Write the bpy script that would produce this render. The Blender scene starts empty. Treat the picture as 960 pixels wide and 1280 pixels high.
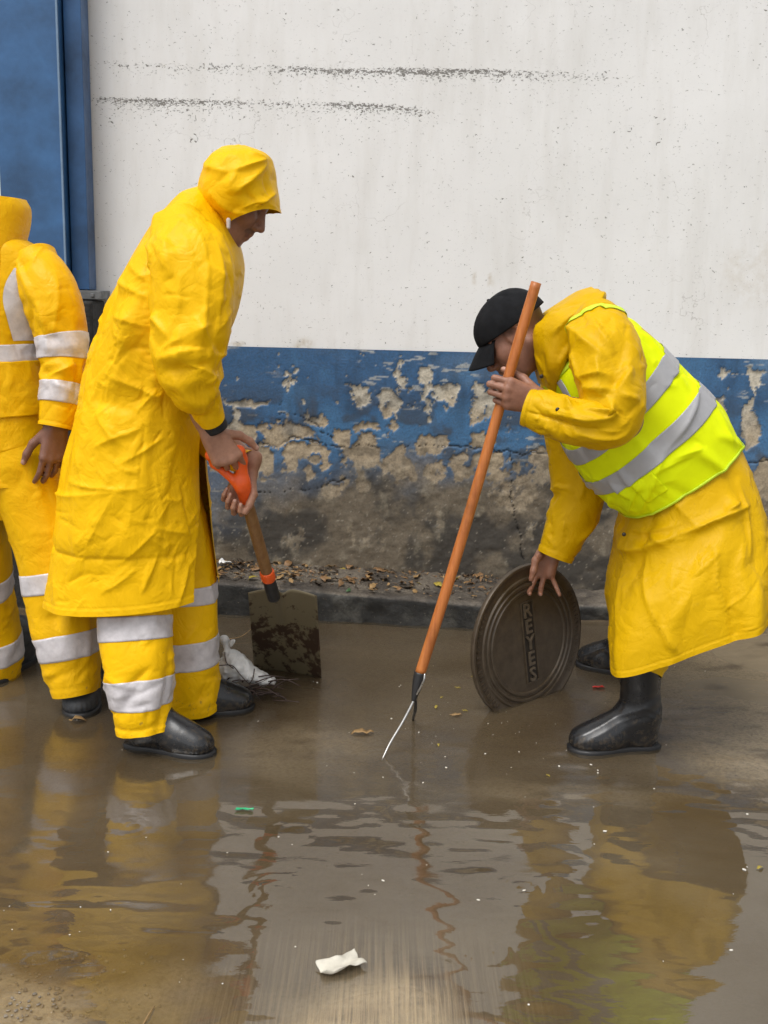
import bpy, bmesh, math, random
import numpy as np
from mathutils import Vector, Matrix

random.seed(7)
np.random.seed(7)
scene = bpy.context.scene
COL = scene.collection
R = math.radians

# ------------------------------------------------------------------ camera
W, H = 960.0, 1280.0          # pixel frame of the photograph
FPX = 1330.0                  # focal length in those pixels
CAM_Z = 1.25
PITCH = R(11.68)
ROLL = R(1.4)
cam_data = bpy.data.cameras.new("camera")
cam = bpy.data.objects.new("camera", cam_data)
COL.objects.link(cam)
cam_data.sensor_fit = 'VERTICAL'
cam_data.sensor_height = 36.0
cam_data.lens = 36.0 * FPX / H
cam_data.clip_start = 0.05
cam_data.clip_end = 500.0
CAM_R = Matrix.Rotation(R(90) - PITCH, 3, 'X') @ Matrix.Rotation(ROLL, 3, 'Z')
cam.matrix_world = Matrix.Translation((0, 0, CAM_Z)) @ CAM_R.to_4x4()
scene.camera = cam

# ------------------------------------------------------------------ sky, sun, exposure
SUN_EL, SUN_AZ = R(62), R(215)      # azimuth clockwise from +Y
world = bpy.data.worlds.new("World")
scene.world = world
world.use_nodes = True
wn, wl = world.node_tree.nodes, world.node_tree.links
wn.clear()
w_out = wn.new('ShaderNodeOutputWorld')
w_bg = wn.new('ShaderNodeBackground')
w_sky = wn.new('ShaderNodeTexSky')
w_sky.sky_type = 'NISHITA'
w_sky.sun_disc = False
w_sky.sun_elevation = SUN_EL
w_sky.sun_rotation = SUN_AZ
w_sky.air_density = 1.0
w_sky.dust_density = 4.0
w_sky.ozone_density = 1.0
w_hsv = wn.new('ShaderNodeHueSaturation')      # overcast: the blue is washed out by cloud
w_hsv.inputs['Saturation'].default_value = 0.12
wl.new(w_sky.outputs[0], w_hsv.inputs['Color'])
wl.new(w_hsv.outputs[0], w_bg.inputs['Color'])
w_bg.inputs['Strength'].default_value = 0.14
wl.new(w_bg.outputs[0], w_out.inputs['Surface'])

sun_data = bpy.data.lights.new("sun", 'SUN')
sun_data.energy = 1.15
sun_data.angle = R(32)
sun_data.color = (1.0, 0.97, 0.93)
sun = bpy.data.objects.new("sun", sun_data)
COL.objects.link(sun)
sd = Vector((math.sin(SUN_AZ) * math.cos(SUN_EL), math.cos(SUN_AZ) * math.cos(SUN_EL), math.sin(SUN_EL)))
sun.rotation_euler = sd.to_track_quat('Z', 'Y').to_euler()
sun.location = sd * 20

scene.view_settings.view_transform = 'Standard'
scene.view_settings.look = 'None'
scene.view_settings.gamma = 1.0
scene.view_settings.use_curve_mapping = False
scene.view_settings.exposure = 0.38
scene.render.engine = 'CYCLES'
scene.cycles.max_bounces = 8
scene.cycles.diffuse_bounces = 4
scene.cycles.glossy_bounces = 4
scene.cycles.transmission_bounces = 4
scene.cycles.transparent_max_bounces = 8
scene.cycles.use_denoising = True

# ------------------------------------------------------------------ pixel -> place
def ray(px, py):
    return CAM_R @ Vector(((px - W / 2) / FPX, -(py - H / 2) / FPX, -1.0))

def P(px, py, Y):
    """point on the pixel's sight line that stands at depth Y"""
    d = ray(px, py)
    t = Y / d.y
    return np.array((d.x * t, Y, CAM_Z + d.z * t))

def G(px, py, z=0.0):
    """point on the pixel's sight line at height z (ground / water)"""
    d = ray(px, py)
    t = (z - CAM_Z) / d.z
    return np.array((d.x * t, d.y * t, z))

# ------------------------------------------------------------------ numpy noise
def _hash(ix, iy, iz, seed):
    h = (ix * 374761393 + iy * 668265263 + iz * 2147483647 + seed * 1274126177) & 0xFFFFFFFF
    h = ((h ^ (h >> 13)) * 1274126177) & 0xFFFFFFFF
    h = h ^ (h >> 16)
    return (h & 0xFFFF).astype(np.float64) / 65535.0

def vnoise(p, seed=0):
    """value noise, p (...,3) -> -1..1"""
    i = np.floor(p).astype(np.int64)
    f = p - i
    f = f * f * f * (f * (f * 6 - 15) + 10)
    r = 0
    for dx in (0, 1):
        wx = f[..., 0] if dx else 1 - f[..., 0]
        for dy in (0, 1):
            wy = f[..., 1] if dy else 1 - f[..., 1]
            for dz in (0, 1):
                wz = f[..., 2] if dz else 1 - f[..., 2]
                r = r + wx * wy * wz * _hash(i[..., 0] + dx, i[..., 1] + dy, i[..., 2] + dz, seed)
    return r * 2 - 1

def fbm(p, scale=1.0, octaves=4, seed=0, gain=0.5):
    a, s, r, t = 1.0, scale, 0.0, 0.0
    for o in range(octaves):
        r = r + a * vnoise(p * s + 17.3 * o, seed + o)
        t += a
        a *= gain
        s *= 2.03
    return r / t * 1.6

def sstep(a, b, x):
    t = np.clip((x - a) / (b - a), 0, 1)
    return t * t * (3 - 2 * t)

# ------------------------------------------------------------------ objects
BASE = {}      # root object -> base position (children store vertices relative to it)

def thing(name, label, cat, base=(0, 0, 0), group=None):
    o = bpy.data.objects.new(name, None)
    COL.objects.link(o)
    o.empty_display_size = 0.1
    o.location = Vector(base)
    o['label'] = label
    o['category'] = cat
    if group: o['group'] = group
    BASE[o.name] = np.array(base, float)
    return o

def tag(o, label, cat, group=None):
    o['label'] = label
    o['category'] = cat
    if group: o['group'] = group
    return o

def root_of(o):
    while o.parent is not None: o = o.parent
    return o

def mesh_obj(name, verts, faces, mat, parent=None, smooth=True, base=None):
    verts = np.asarray(verts, float).reshape(-1, 3)
    if parent is not None:
        b = BASE[root_of(parent).name]
    else:
        b = np.array(base, float) if base is not None else np.zeros(3)
    me = bpy.data.meshes.new(name)
    me.from_pydata((verts - b).tolist(), [], [list(map(int, f)) for f in faces] if not isinstance(faces, np.ndarray) else faces.tolist())
    if smooth:
        me.polygons.foreach_set('use_smooth', np.ones(len(me.polygons), bool))
    if mat is not None: me.materials.append(mat)
    me.update()
    o = bpy.data.objects.new(name, me)
    COL.objects.link(o)
    if parent is None:
        o.location = Vector(b)
        BASE[o.name] = b
    else:
        o.parent = parent
    return o

def set_color(o, name, rgb):
    a = o.data.color_attributes.new(name, 'FLOAT_COLOR', 'POINT')
    c = np.ones((len(rgb), 4), np.float32)
    c[:, :3] = rgb
    a.data.foreach_set('color', c.ravel())

def set_float(o, name, v):
    a = o.data.attributes.new(name, 'FLOAT', 'POINT')
    a.data.foreach_set('value', np.asarray(v, np.float32))

def subsurf(o, lv=1):
    m = o.modifiers.new('subsurf', 'SUBSURF'); m.levels = lv; m.render_levels = lv
def solid(o, t, off=-1):
    m = o.modifiers.new('solidify', 'SOLIDIFY'); m.thickness = t; m.offset = off
def bevel(o, w, seg=2):
    m = o.modifiers.new('bevel', 'BEVEL'); m.width = w; m.segments = seg; m.limit_method = 'ANGLE'; m.angle_limit = R(35)

def unit(v):
    v = np.asarray(v, float)
    return v / (np.linalg.norm(v) + 1e-12)

# ------------------------------------------------------------------ sheet grids
def cr(pts, n, ts=None):
    """Catmull-Rom through rows of pts (k,d), n samples, chord parameter from the first 3 columns"""
    pts = np.asarray(pts, float)
    d = np.linalg.norm(np.diff(pts[:, :3], axis=0), axis=1) + 1e-6
    t = np.concatenate([[0], np.cumsum(d)])
    x = np.linspace(0, t[-1], n) if ts is None else np.asarray(ts) * t[-1]
    m = np.zeros_like(pts)
    for i in range(len(pts)):
        a, b = max(i - 1, 0), min(i + 1, len(pts) - 1)
        m[i] = (pts[b] - pts[a]) / (t[b] - t[a])
    i = np.clip(np.searchsorted(t, x, 'right') - 1, 0, len(pts) - 2)
    h = (t[i + 1] - t[i])[:, None]
    s = ((x - t[i]) / (t[i + 1] - t[i]))[:, None]
    return ((2 * s**3 - 3 * s**2 + 1) * pts[i] + (s**3 - 2 * s**2 + s) * h * m[i]
            + (-2 * s**3 + 3 * s**2) * pts[i + 1] + (s**3 - s**2) * h * m[i + 1])

def sup(c, n):
    return np.sign(c) * np.abs(c) ** (2.0 / n)

def loft_pairs(rings, rows, cols, n=2.3, g0=None, g1=None, closed=True):
    """rings: (Lx,Ly,Rx,Ry,Yc,b). Ring runs R -> far -> L -> near -> R. g0/g1: opening angles at R (per ring) for open sheets."""
    k = []
    for q, rg_ in enumerate(rings):
        lx, ly, rx, ry, yc, b = rg_[:6]
        sk = rg_[6] if len(rg_) > 6 else 0.0
        l, r = P(lx, ly, yc), P(rx, ry, yc)
        k.append(np.concatenate([(l + r) / 2, (r - l) / 2, [b, g0[q] if g0 else 0, g1[q] if g1 else 0, n[q] if isinstance(n, (list, tuple)) else n, sk]]))
    k = cr(k, rows)
    out = np.zeros((rows, cols, 3))
    for i in range(rows):
        c, h, b, a0, a1 = k[i, :3], k[i, 3:6], k[i, 6], k[i, 7], k[i, 8]
        th = (np.arange(cols) / cols * 2 * np.pi) if closed else np.linspace(R(a0), 2 * np.pi - R(a1), cols)
        nn_ = k[i, 9]
        if nn_ > 3:           # boxy ring: even out the spacing round the corners
            fine = np.linspace(th[0], th[-1] + (th[1] - th[0] if closed else 0), 600)
            q_ = np.stack([sup(np.cos(fine), nn_) * np.linalg.norm(h), sup(np.sin(fine), nn_) * b], -1)
            sl = np.concatenate([[0], np.cumsum(np.linalg.norm(np.diff(q_, axis=0), axis=1))])
            w_ = min(1, (nn_ - 3) / .8)
            tt = np.interp(np.linspace(0, sl[-1], cols + (1 if closed else 0))[:cols], sl, fine)
            th = th * (1 - w_) + tt * w_
        out[i] = c + sup(np.cos(th), nn_)[:, None] * h + sup(np.sin(th), nn_)[:, None] * np.array((k[i, 10] * b, b, 0))
    return out

def tube(path, radii, rows, cols, n=2.0, ref=(0, 1, 0)):
    """path (k,3); radii (k,2): in-picture half width, depth half width"""
    k = cr(np.hstack([np.asarray(path, float), np.asarray(radii, float)]), rows)
    p = k[:, :3]
    t = np.gradient(p, axis=0)
    t /= np.linalg.norm(t, axis=1)[:, None]
    ref = np.asarray(ref, float)
    out = np.zeros((rows, cols, 3))
    th = np.arange(cols) / cols * 2 * np.pi
    u0 = None
    for i in range(rows):
        u = np.cross(ref, t[i])
        if u0 is not None and np.dot(u, u0) < 0: u = -u
        u = unit(u); u0 = u
        v = np.cross(t[i], u)
        out[i] = p[i] + sup(np.cos(th), n)[:, None] * u * k[i, 3] + sup(np.sin(th), n)[:, None] * v * k[i, 4]
    return out

def grid_normals(X, closed):
    if closed:
        du = np.roll(X, -1, 1) - np.roll(X, 1, 1)
    else:
        du = np.gradient(X, axis=1)
    dv = np.gradient(X, axis=0)
    nn = np.cross(du, dv)
    nn /= np.linalg.norm(nn, axis=2)[..., None] + 1e-12
    c = X.mean(axis=1, keepdims=True)
    if ((X - c) * nn).sum() < 0: nn = -nn
    return nn

def grid_faces(rows, cols, closed):
    r = np.arange(rows - 1)[:, None]
    c = np.arange(cols if closed else cols - 1)[None, :]
    c2 = (c + 1) % cols
    f = np.stack([r * cols + c, r * cols + c2, (r + 1) * cols + c2, (r + 1) * cols + c], -1)
    return f.reshape(-1, 4)

def wrinkle(P0, closed, gu=0.03, gv=0.03, it=160, keep=0.012, amp=0.02, bend=0.25, seed=0, nz=(9, 0.004), pin=(2, 0), aniso=(1, 1, 1)):
    """cloth that is a little too large for its shape: edges want to be longer than the shape allows, so the sheet buckles into folds"""
    rows, cols = P0.shape[:2]
    nrm = grid_normals(P0, closed)
    gu = np.broadcast_to(np.asarray(gu, float), (rows, cols))
    gv = np.broadcast_to(np.asarray(gv, float), (rows, cols))
    X = P0 + nrm * (fbm(P0 * np.array(aniso), nz[0], 3, seed) * nz[1])[..., None]
    def sh(A, dr, dc):
        if closed:
            B = np.roll(A, -dc, 1)
            return (A[:rows - dr], B[dr:]) if dr else (A, B)
        c0, c1 = (0, cols - dc) if dc >= 0 else (-dc, cols)
        return A[:rows - dr, c0:c1], A[dr:, c0 + dc:c1 + dc]
    cons = []
    for dr, dc, st in ((0, 1, 1.0), (1, 0, 1.0), (1, 1, .5), (1, -1, .5), (0, 2, bend), (2, 0, bend), (0, 4, bend * .5), (4, 0, bend * .5)):
        a, b = sh(P0, dr, dc)
        L = np.linalg.norm(b - a, axis=2)
        ga = sh(gu, dr, dc)[0] * (dc != 0) + sh(gv, dr, dc)[0] * (dr != 0)
        if dr and dc: ga = ga * .5
        if max(abs(dr), abs(dc)) >= 2:
            L = L * 1.0
            cons.append((dr, dc, st * .3, L))
        else:
            cons.append((dr, dc, st, L * (1 + ga)))
    w = np.ones((rows, cols, 1))
    if pin[0]: w[:pin[0]] = 0
    if pin[1]: w[-pin[1]:] = 0
    for k in range(it):
        C = np.zeros_like(X)
        for dr, dc, st, L in cons:
            a, b = sh(X, dr, dc)
            d = b - a
            l = np.linalg.norm(d, axis=2) + 1e-9
            e = ((l - L) / l * (.25 * st))[..., None] * d
            ca, cb = sh(C, dr, dc)
            ca += e
            if closed:
                sl = C[dr:] if dr else C
                sl -= np.roll(e, dc, 1)
            else:
                cb -= e
        X = X + C * w
        D = P0 - X
        X = X + keep * D * w
        if k % 10 == 9:
            dn = ((X - P0) * nrm).sum(2)
            ex = np.clip(dn, -amp, amp) - dn
            X = X + nrm * ex[..., None]
    return X

def drape(P0, closed, big=(.03, .03), fine=(.010, .012), seed=0, amp=.022, famp=.006, aniso=(1, 1, 1), nz=(4.5, .012), pin=(2, 0), step=3, sharp=1, it=150, patch=3.0):
    """two passes: broad folds on a coarse grid (kept faceted, as stiff coated cloth is), then fine puckers in patches"""
    rows, cols = P0.shape[:2]
    ri = np.unique(np.round(np.linspace(0, rows - 1, rows // step + 1)).astype(int))
    ci = np.arange(0, cols, step) if closed else np.unique(np.round(np.linspace(0, cols - 1, cols // step + 1)).astype(int))
    def pick(g):
        return np.broadcast_to(np.asarray(g, float), (rows, cols))[np.ix_(ri, ci)]
    Pc = P0[np.ix_(ri, ci)]
    patc = .25 + 1.5 * sstep(-.35, .45, fbm(Pc, patch, 2, seed + 50))
    D = wrinkle(Pc, closed, pick(big[0]) * patc, pick(big[1]) * patc, it=it, keep=.008, amp=amp, bend=.12, seed=seed, nz=nz, pin=(1 if pin[0] else 0, 1 if pin[1] else 0), aniso=aniso) - Pc
    cc = ci.astype(float)
    if closed:
        D = np.concatenate([D, D[:, :1]], 1); cc = np.append(cc, cols)
    t = np.stack([np.stack([np.interp(np.arange(cols), cc, D[i, :, k]) for k in range(3)], -1) for i in range(len(ri))])
    F = np.zeros_like(P0)
    a = np.clip(np.searchsorted(ri, np.arange(rows), 'right') - 1, 0, len(ri) - 2)
    w = ((np.arange(rows) - ri[a]) / (ri[a + 1] - ri[a]))[:, None, None]
    F = t[a] * (1 - w) + t[a + 1] * w
    for _ in range(sharp):
        G_ = F.copy()
        G_[1:-1] = .5 * F[1:-1] + .25 * (F[:-2] + F[2:])
        if closed: F = .5 * G_ + .25 * (np.roll(G_, 1, 1) + np.roll(G_, -1, 1))
        else:
            F = G_.copy(); F[:, 1:-1] = .5 * G_[:, 1:-1] + .25 * (G_[:, :-2] + G_[:, 2:])
    X = P0 + F
    if fine is None: return X
    patf = 1.6 * sstep(-.1, .55, fbm(P0, patch * 1.7, 2, seed + 70))
    return wrinkle(X, closed, np.asarray(fine[0]) * patf, np.asarray(fine[1]) * patf, it=70, keep=.015, amp=famp, bend=.4, seed=seed + 9, nz=(16, .0015), pin=pin, aniso=aniso)

def sheet(name, X, closed, mat, parent, thick=0.0, sub=0):
    rows, cols = X.shape[:2]
    f = grid_faces(rows, cols, closed)
    v0 = X.reshape(-1, 3)
    nn = grid_normals(X, closed).reshape(-1, 3)
    q = f[len(f) // 2]
    fn = np.cross(v0[q[1]] - v0[q[0]], v0[q[2]] - v0[q[1]])
    if np.dot(fn, nn[q[0]]) < 0: f = f[:, ::-1]
    o = mesh_obj(name, v0, f, mat, parent)
    if thick: solid(o, thick)
    if sub: subsurf(o, sub)
    return o

def band(name, X, closed, r0, r1, mat, parent, off=0.003, c0=None, c1=None, thick=0.001, nr=None, sub=0):
    """a strip that lies on the sheet between two rows (and columns) given as fractions"""
    nn = grid_normals(X, closed)
    rows, cols = X.shape[:2]
    i0, i1 = r0 * (rows - 1), r1 * (rows - 1)
    k = nr or max(3, int(abs(i1 - i0)) + 2)
    ii = np.linspace(i0, i1, k)
    fl = np.clip(np.floor(ii).astype(int), 0, rows - 2)
    fr = (ii - fl)[:, None, None]
    Y = X + nn * off
    B = Y[fl] * (1 - fr) + Y[fl + 1] * fr
    cl = closed
    if c0 is not None:
        j0, j1 = c0 * cols, c1 * cols
        jj = np.linspace(j0, j1, max(3, int(abs(j1 - j0)) + 2))
        a = np.floor(jj).astype(int)
        g = (jj - a)[None, :, None]
        B = B[:, a % cols] * (1 - g) + B[:, (a + 1) % cols] * g
        cl = False
    # keep the outside pointing the way the sheet's outside points
    f = grid_faces(B.shape[0], B.shape[1], cl)
    mid = B.shape[0] // 2, B.shape[1] // 2
    v0 = B.reshape(-1, 3)
    jm = int(((c0 + c1) / 2 if c0 is not None else .5) * cols) % cols
    im = int((r0 + r1) / 2 * (rows - 1))
    refn = nn[im, jm]
    q = f[min(len(f) - 1, mid[0] * (B.shape[1] if cl else B.shape[1] - 1) + mid[1] - 1)]
    fn = np.cross(v0[q[1]] - v0[q[0]], v0[q[2]] - v0[q[1]])
    if np.dot(fn, refn) < 0: f = f[:, ::-1]
    o = mesh_obj(name, v0, f, mat, parent)
    if thick: solid(o, thick)
    if sub: subsurf(o, sub)
    return o

CRI = np.array(CAM_R.inverted())
def project(X):
    q = (X - np.array((0, 0, CAM_Z))) @ CRI.T
    return np.stack([W / 2 + FPX * q[..., 0] / -q[..., 2], H / 2 - FPX * q[..., 1] / -q[..., 2]], -1)

def ribbon(name, X, closed, pts, width, mat, parent, off=.0024, n=60, across=8):
    """tape laid on a sheet along pixel points, width in metres"""
    fo = Folds(X, closed)
    rc = np.array([fo.at(*q) for q in pts], float)
    rc = cr(np.hstack([rc, np.zeros((len(rc), 1))]), n)[:, :2]
    nn = fo.nn
    rows, cols = X.shape[:2]
    Y = X + nn * off
    du = fo.du[int(rc[:, 0].mean())].mean()
    B = np.zeros((n, across, 3))
    def samp(r, c):
        r = min(max(r, 0), rows - 1.001); i = int(r); j = int(math.floor(c)); a, b = r - i, c - j
        return (Y[i, j % cols] * (1 - b) + Y[i, (j + 1) % cols] * b) * (1 - a) + (Y[i + 1, j % cols] * (1 - b) + Y[i + 1, (j + 1) % cols] * b) * a
    for k in range(n):
        for q, w_ in enumerate(np.linspace(-.5, .5, across)):
            B[k, q] = samp(rc[k, 0], rc[k, 1] + w_ * width / du)
    f = grid_faces(n, across, False)
    v0 = B.reshape(-1, 3); q = f[len(f) // 2]
    if np.dot(np.cross(v0[q[1]] - v0[q[0]], v0[q[2]] - v0[q[1]]), nn[int(rc[n // 2, 0]), int(rc[n // 2, 1]) % cols]) < 0: f = f[:, ::-1]
    return mesh_obj(name, v0, f, mat, parent)

class Folds:
    gain = 1.5
    """raises straight folds on a sheet: soft rolls and sharp pressed creases, laid out in the cloth's own metric"""
    def __init__(s, X, closed):
        s.X, s.closed = X, closed
        s.rows, s.cols = X.shape[:2]
        s.nn = grid_normals(X, closed)
        du = np.linalg.norm((np.roll(X, -1, 1) - X) if closed else np.diff(X, axis=1, append=X[:, -1:] * 2 - X[:, -2:-1]), axis=2)
        dv = np.linalg.norm(np.diff(X, axis=0, append=X[-1:] * 2 - X[-2:-1]), axis=2)
        s.du, s.dv = np.maximum(du, 1e-4), np.maximum(dv, 1e-4)
        s.h = np.zeros(X.shape[:2])
        s.pj = None
    def one(s, r, c, ang, L, w, h, sharp=True, bow=0.0, skew=2.2, mode='add'):
        i, j = int(np.clip(r, 0, s.rows - 1)), int(c) % s.cols
        lo, hi = max(0, i - 2), min(s.rows, i + 3)
        du, dv = s.du[lo:hi].mean() , s.dv[lo:hi].mean()
        R_ = L / 2 + w * 6
        kr, kc = int(R_ / dv) + 1, int(R_ / du) + 1
        r0, r1 = max(0, i - kr), min(s.rows, i + kr + 1)
        kc = min(kc, s.cols // 2 - 1)
        cc = np.arange(int(c) - kc, int(c) + kc + 1)
        if not s.closed: cc = cc[(cc >= 0) & (cc < s.cols)]
        if len(cc) == 0 or r1 <= r0: return
        uu = ((cc - c) * du)[None, :]; vv = ((np.arange(r0, r1) - r) * dv)[:, None]
        ca, sa = math.cos(ang), math.sin(ang)
        t = (uu * ca + vv * sa) / L
        d = -uu * sa + vv * ca + bow * L * (t * t - .25)
        fall = np.clip(1 - (np.abs(t) * 2) ** 2.2, 0, 1)
        ww = np.where(d > 0, w, w * skew)
        p = np.exp(-np.abs(d) / ww) if sharp else np.exp(-(d / ww) ** 2)
        s.h[r0:r1, cc % s.cols] += s.gain * h * p * fall
    def rand(s, n, L, w, h, ang, reg=(0, 1, 0, 1), seed=0, sharp=True, clump=4.0, both=True, bow=.12):
        rg = np.random.RandomState(seed)
        k = 0; tries = 0
        while k < n and tries < n * 12:
            tries += 1
            r = (reg[0] + (reg[1] - reg[0]) * rg.rand()) * (s.rows - 1)
            c = (reg[2] + (reg[3] - reg[2]) * rg.rand()) * (s.cols - 1)
            a = ang[0] + ang[1] * rg.randn()
            if clump and vnoise(s.X[int(r), int(c)][None] * clump + seed, seed)[0] < rg.uniform(-.5, .5): k += .0; continue
            l = rg.uniform(*L)
            s.one(r, c, R(a), l, rg.uniform(*w), rg.uniform(*h) * (rg.choice((-1, 1)) if both else 1), sharp, rg.uniform(-bow, bow), rg.uniform(1, 3))
            k += 1
        return s
    def at(s, px, py):
        if s.pj is None:
            s.pj = project(s.X)
            v = s.X - np.array((0, 0, CAM_Z))
            s.front = (s.nn * v).sum(2) < 0
        d = np.hypot(s.pj[..., 0] - px, s.pj[..., 1] - py) + np.where(s.front, 0, 1e4)
        return np.unravel_index(np.argmin(d), d.shape)
    def px(s, lines, sharp=True):
        for x0, y0, x1, y1, w, h in lines:
            (a, b), (c, d) = s.at(x0, y0), s.at(x1, y1)
            dc = d - b
            if s.closed: dc = (dc + s.cols // 2) % s.cols - s.cols // 2
            r, cm = (a + c) / 2, b + dc / 2
            du, dv = s.du[int(r)].mean(), s.dv[int(r)].mean()
            vx, vy = dc * du, (c - a) * dv
            L = math.hypot(vx, vy)
            if L < .005: continue
            s.one(r, cm, math.atan2(vy, vx), L * 1.1, w, h, sharp, .03)
        return s
    def done(s): return s.X + s.nn * s.h[..., None]

# ------------------------------------------------------------------ signed distance bodies
class SDF:
    def __init__(s): s.pr = []; s.paint = []
    def cap(s, a, b, ra, rb=None, k=.01, sub=False):
        s.pr.append(('c', np.asarray(a, float), np.asarray(b, float), ra, ra if rb is None else rb, k, sub)); return s
    def ell(s, c, ax, r, k=.01, sub=False):
        s.pr.append(('e', np.asarray(c, float), np.asarray(ax, float), np.asarray(r, float), None, k, sub)); return s
    def dab(s, c, r, col, st=1.0):
        s.paint.append((np.asarray(c, float), r, np.array(col, float), st))
    def bounds(s):
        lo, hi = np.full(3, 9e9), np.full(3, -9e9)
        for p in s.pr:
            if p[6]: continue
            if p[0] == 'c': a = np.minimum(p[1], p[2]) - max(p[3], p[4]); b = np.maximum(p[1], p[2]) + max(p[3], p[4])
            else: a, b = p[1] - p[3].max(), p[1] + p[3].max()
            lo, hi = np.minimum(lo, a), np.maximum(hi, b)
        return lo, hi
    def ev(s, q, m=.05):
        d = np.full(len(q), 1.0, np.float32)
        for ty, a, b, r0, r1, k, sub in s.pr:
            if ty == 'c': lo, hi = np.minimum(a, b) - max(r0, r1) - m, np.maximum(a, b) + max(r0, r1) + m
            else: lo, hi = a - r0.max() - m, a + r0.max() + m
            ix = np.nonzero((q[:, 0] > lo[0]) & (q[:, 0] < hi[0]) & (q[:, 1] > lo[1]) & (q[:, 1] < hi[1]) & (q[:, 2] > lo[2]) & (q[:, 2] < hi[2]))[0]
            if not len(ix): continue
            x = q[ix]
            if ty == 'c':
                ab = b - a
                t = np.clip(((x - a) @ ab) / (ab @ ab + 1e-12), 0, 1)
                dd = np.linalg.norm(x - a - t[:, None] * ab, axis=1) - (r0 + (r1 - r0) * t)
            else:
                l = (x - a) @ b.T
                k0 = np.linalg.norm(l / r0, axis=1)
                k1 = np.linalg.norm(l / (r0 * r0), axis=1)
                dd = k0 * (k0 - 1) / (k1 + 1e-9)
                dd = np.where(k0 < .05, -r0.min(), dd)
            e = d[ix]
            if sub:
                h = np.clip(.5 - .5 * (e + dd) / k, 0, 1)
                d[ix] = e * (1 - h) + (-dd) * h + k * h * (1 - h)
            else:
                h = np.clip(.5 + .5 * (e - dd) / k, 0, 1)
                d[ix] = e * (1 - h) + dd * h - k * h * (1 - h)
        return d

def surface(sdf, h, post=None, M=6):
    lo, hi = sdf.bounds()
    lo = lo - 3 * h
    nb = np.ceil((hi - lo + 3 * h) / (h * M)).astype(int) + 1
    n = nb * M
    def ev(q):
        d = sdf.ev(q)
        return post(q, d) if post else d
    bi = np.stack(np.meshgrid(*[np.arange(k) for k in nb], indexing='ij'), -1).reshape(-1, 3)
    dc = ev(lo + (bi + .5) * (M * h) - .5 * h)
    V = np.repeat(np.repeat(np.repeat(dc.reshape(nb), M, 0), M, 1), M, 2).astype(np.float32)
    act = bi[np.abs(dc) < M * h * 1.7]
    off = np.stack(np.meshgrid(*[np.arange(M)] * 3, indexing='ij'), -1).reshape(-1, 3)
    for s0 in range(0, len(act), 3000):
        ii = (act[s0:s0 + 3000, None] * M + off[None]).reshape(-1, 3)
        V[ii[:, 0], ii[:, 1], ii[:, 2]] = ev(lo + ii * h)
    S = V < 0
    a = S[:-1, :-1, :-1]
    anyv = a.copy(); allv = a.copy()
    for dx in (0, 1):
        for dy in (0, 1):
            for dz in (0, 1):
                q = S[dx:n[0] - 1 + dx, dy:n[1] - 1 + dy, dz:n[2] - 1 + dz]
                anyv |= q; allv &= q
    cells = np.argwhere(anyv & ~allv)
    idx = np.full(anyv.shape, -1, np.int32)
    idx[cells[:, 0], cells[:, 1], cells[:, 2]] = np.arange(len(cells))
    cor = [(dx, dy, dz) for dx in (0, 1) for dy in (0, 1) for dz in (0, 1)]
    cv = {c: V[cells[:, 0] + c[0], cells[:, 1] + c[1], cells[:, 2] + c[2]] for c in cor}
    acc = np.zeros((len(cells), 3)); cnt = np.zeros(len(cells))
    for c in cor:
        for ax in range(3):
            if c[ax]: continue
            c2 = list(c); c2[ax] = 1; c2 = tuple(c2)
            v0, v1 = cv[c], cv[c2]
            m = (v0 < 0) != (v1 < 0)
            t = v0[m] / (v0[m] - v1[m])
            p = np.tile(np.array(c, float), (m.sum(), 1)); p[:, ax] += t
            acc[m] += p; cnt[m] += 1
    verts = lo + (cells + acc / cnt[:, None]) * h
    F = []
    for ax in range(3):
        sl0 = [slice(None)] * 3; sl1 = [slice(None)] * 3
        sl0[ax] = slice(0, n[ax] - 1); sl1[ax] = slice(1, n[ax])
        A, B = S[tuple(sl0)], S[tuple(sl1)]
        e = np.argwhere(A != B)
        o1, o2 = [(1, 2), (2, 0), (0, 1)][ax]
        ok = (e[:, o1] > 0) & (e[:, o2] > 0) & (e[:, o1] < n[o1] - 1) & (e[:, o2] < n[o2] - 1)
        e = e[ok]
        def cid(d1, d2):
            c = e.copy(); c[:, o1] -= d1; c[:, o2] -= d2
            return idx[c[:, 0], c[:, 1], c[:, 2]]
        q = np.stack([cid(1, 1), cid(0, 1), cid(0, 0), cid(1, 0)], -1)
        fl = ~A[e[:, 0], e[:, 1], e[:, 2]]
        q[fl] = q[fl][:, ::-1]
        F.append(q[(q >= 0).all(1)])
    return verts, np.vstack(F)
# ------------------------------------------------------------------ materials
def new_mat(name):
    m = bpy.data.materials.new(name)
    m.use_nodes = True
    nt = m.node_tree
    return m, nt, nt.nodes['Principled BSDF']

def N(nt, ty, **kw):
    n = nt.nodes.new(ty)
    for k, v in kw.items():
        if k in n.inputs: n.inputs[k].default_value = v
        else: setattr(n, k, v)
    return n

def ramp(nt, fac, stops):
    n = nt.nodes.new('ShaderNodeValToRGB')
    e = n.color_ramp.elements
    while len(e) < len(stops): e.new(.5)
    for el, (p, c) in zip(e, stops):
        el.position = p
        el.color = (c, c, c, 1) if isinstance(c, (int, float)) else (*c, 1)
    nt.links.new(fac, n.inputs[0])
    return n.outputs[0]

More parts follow.
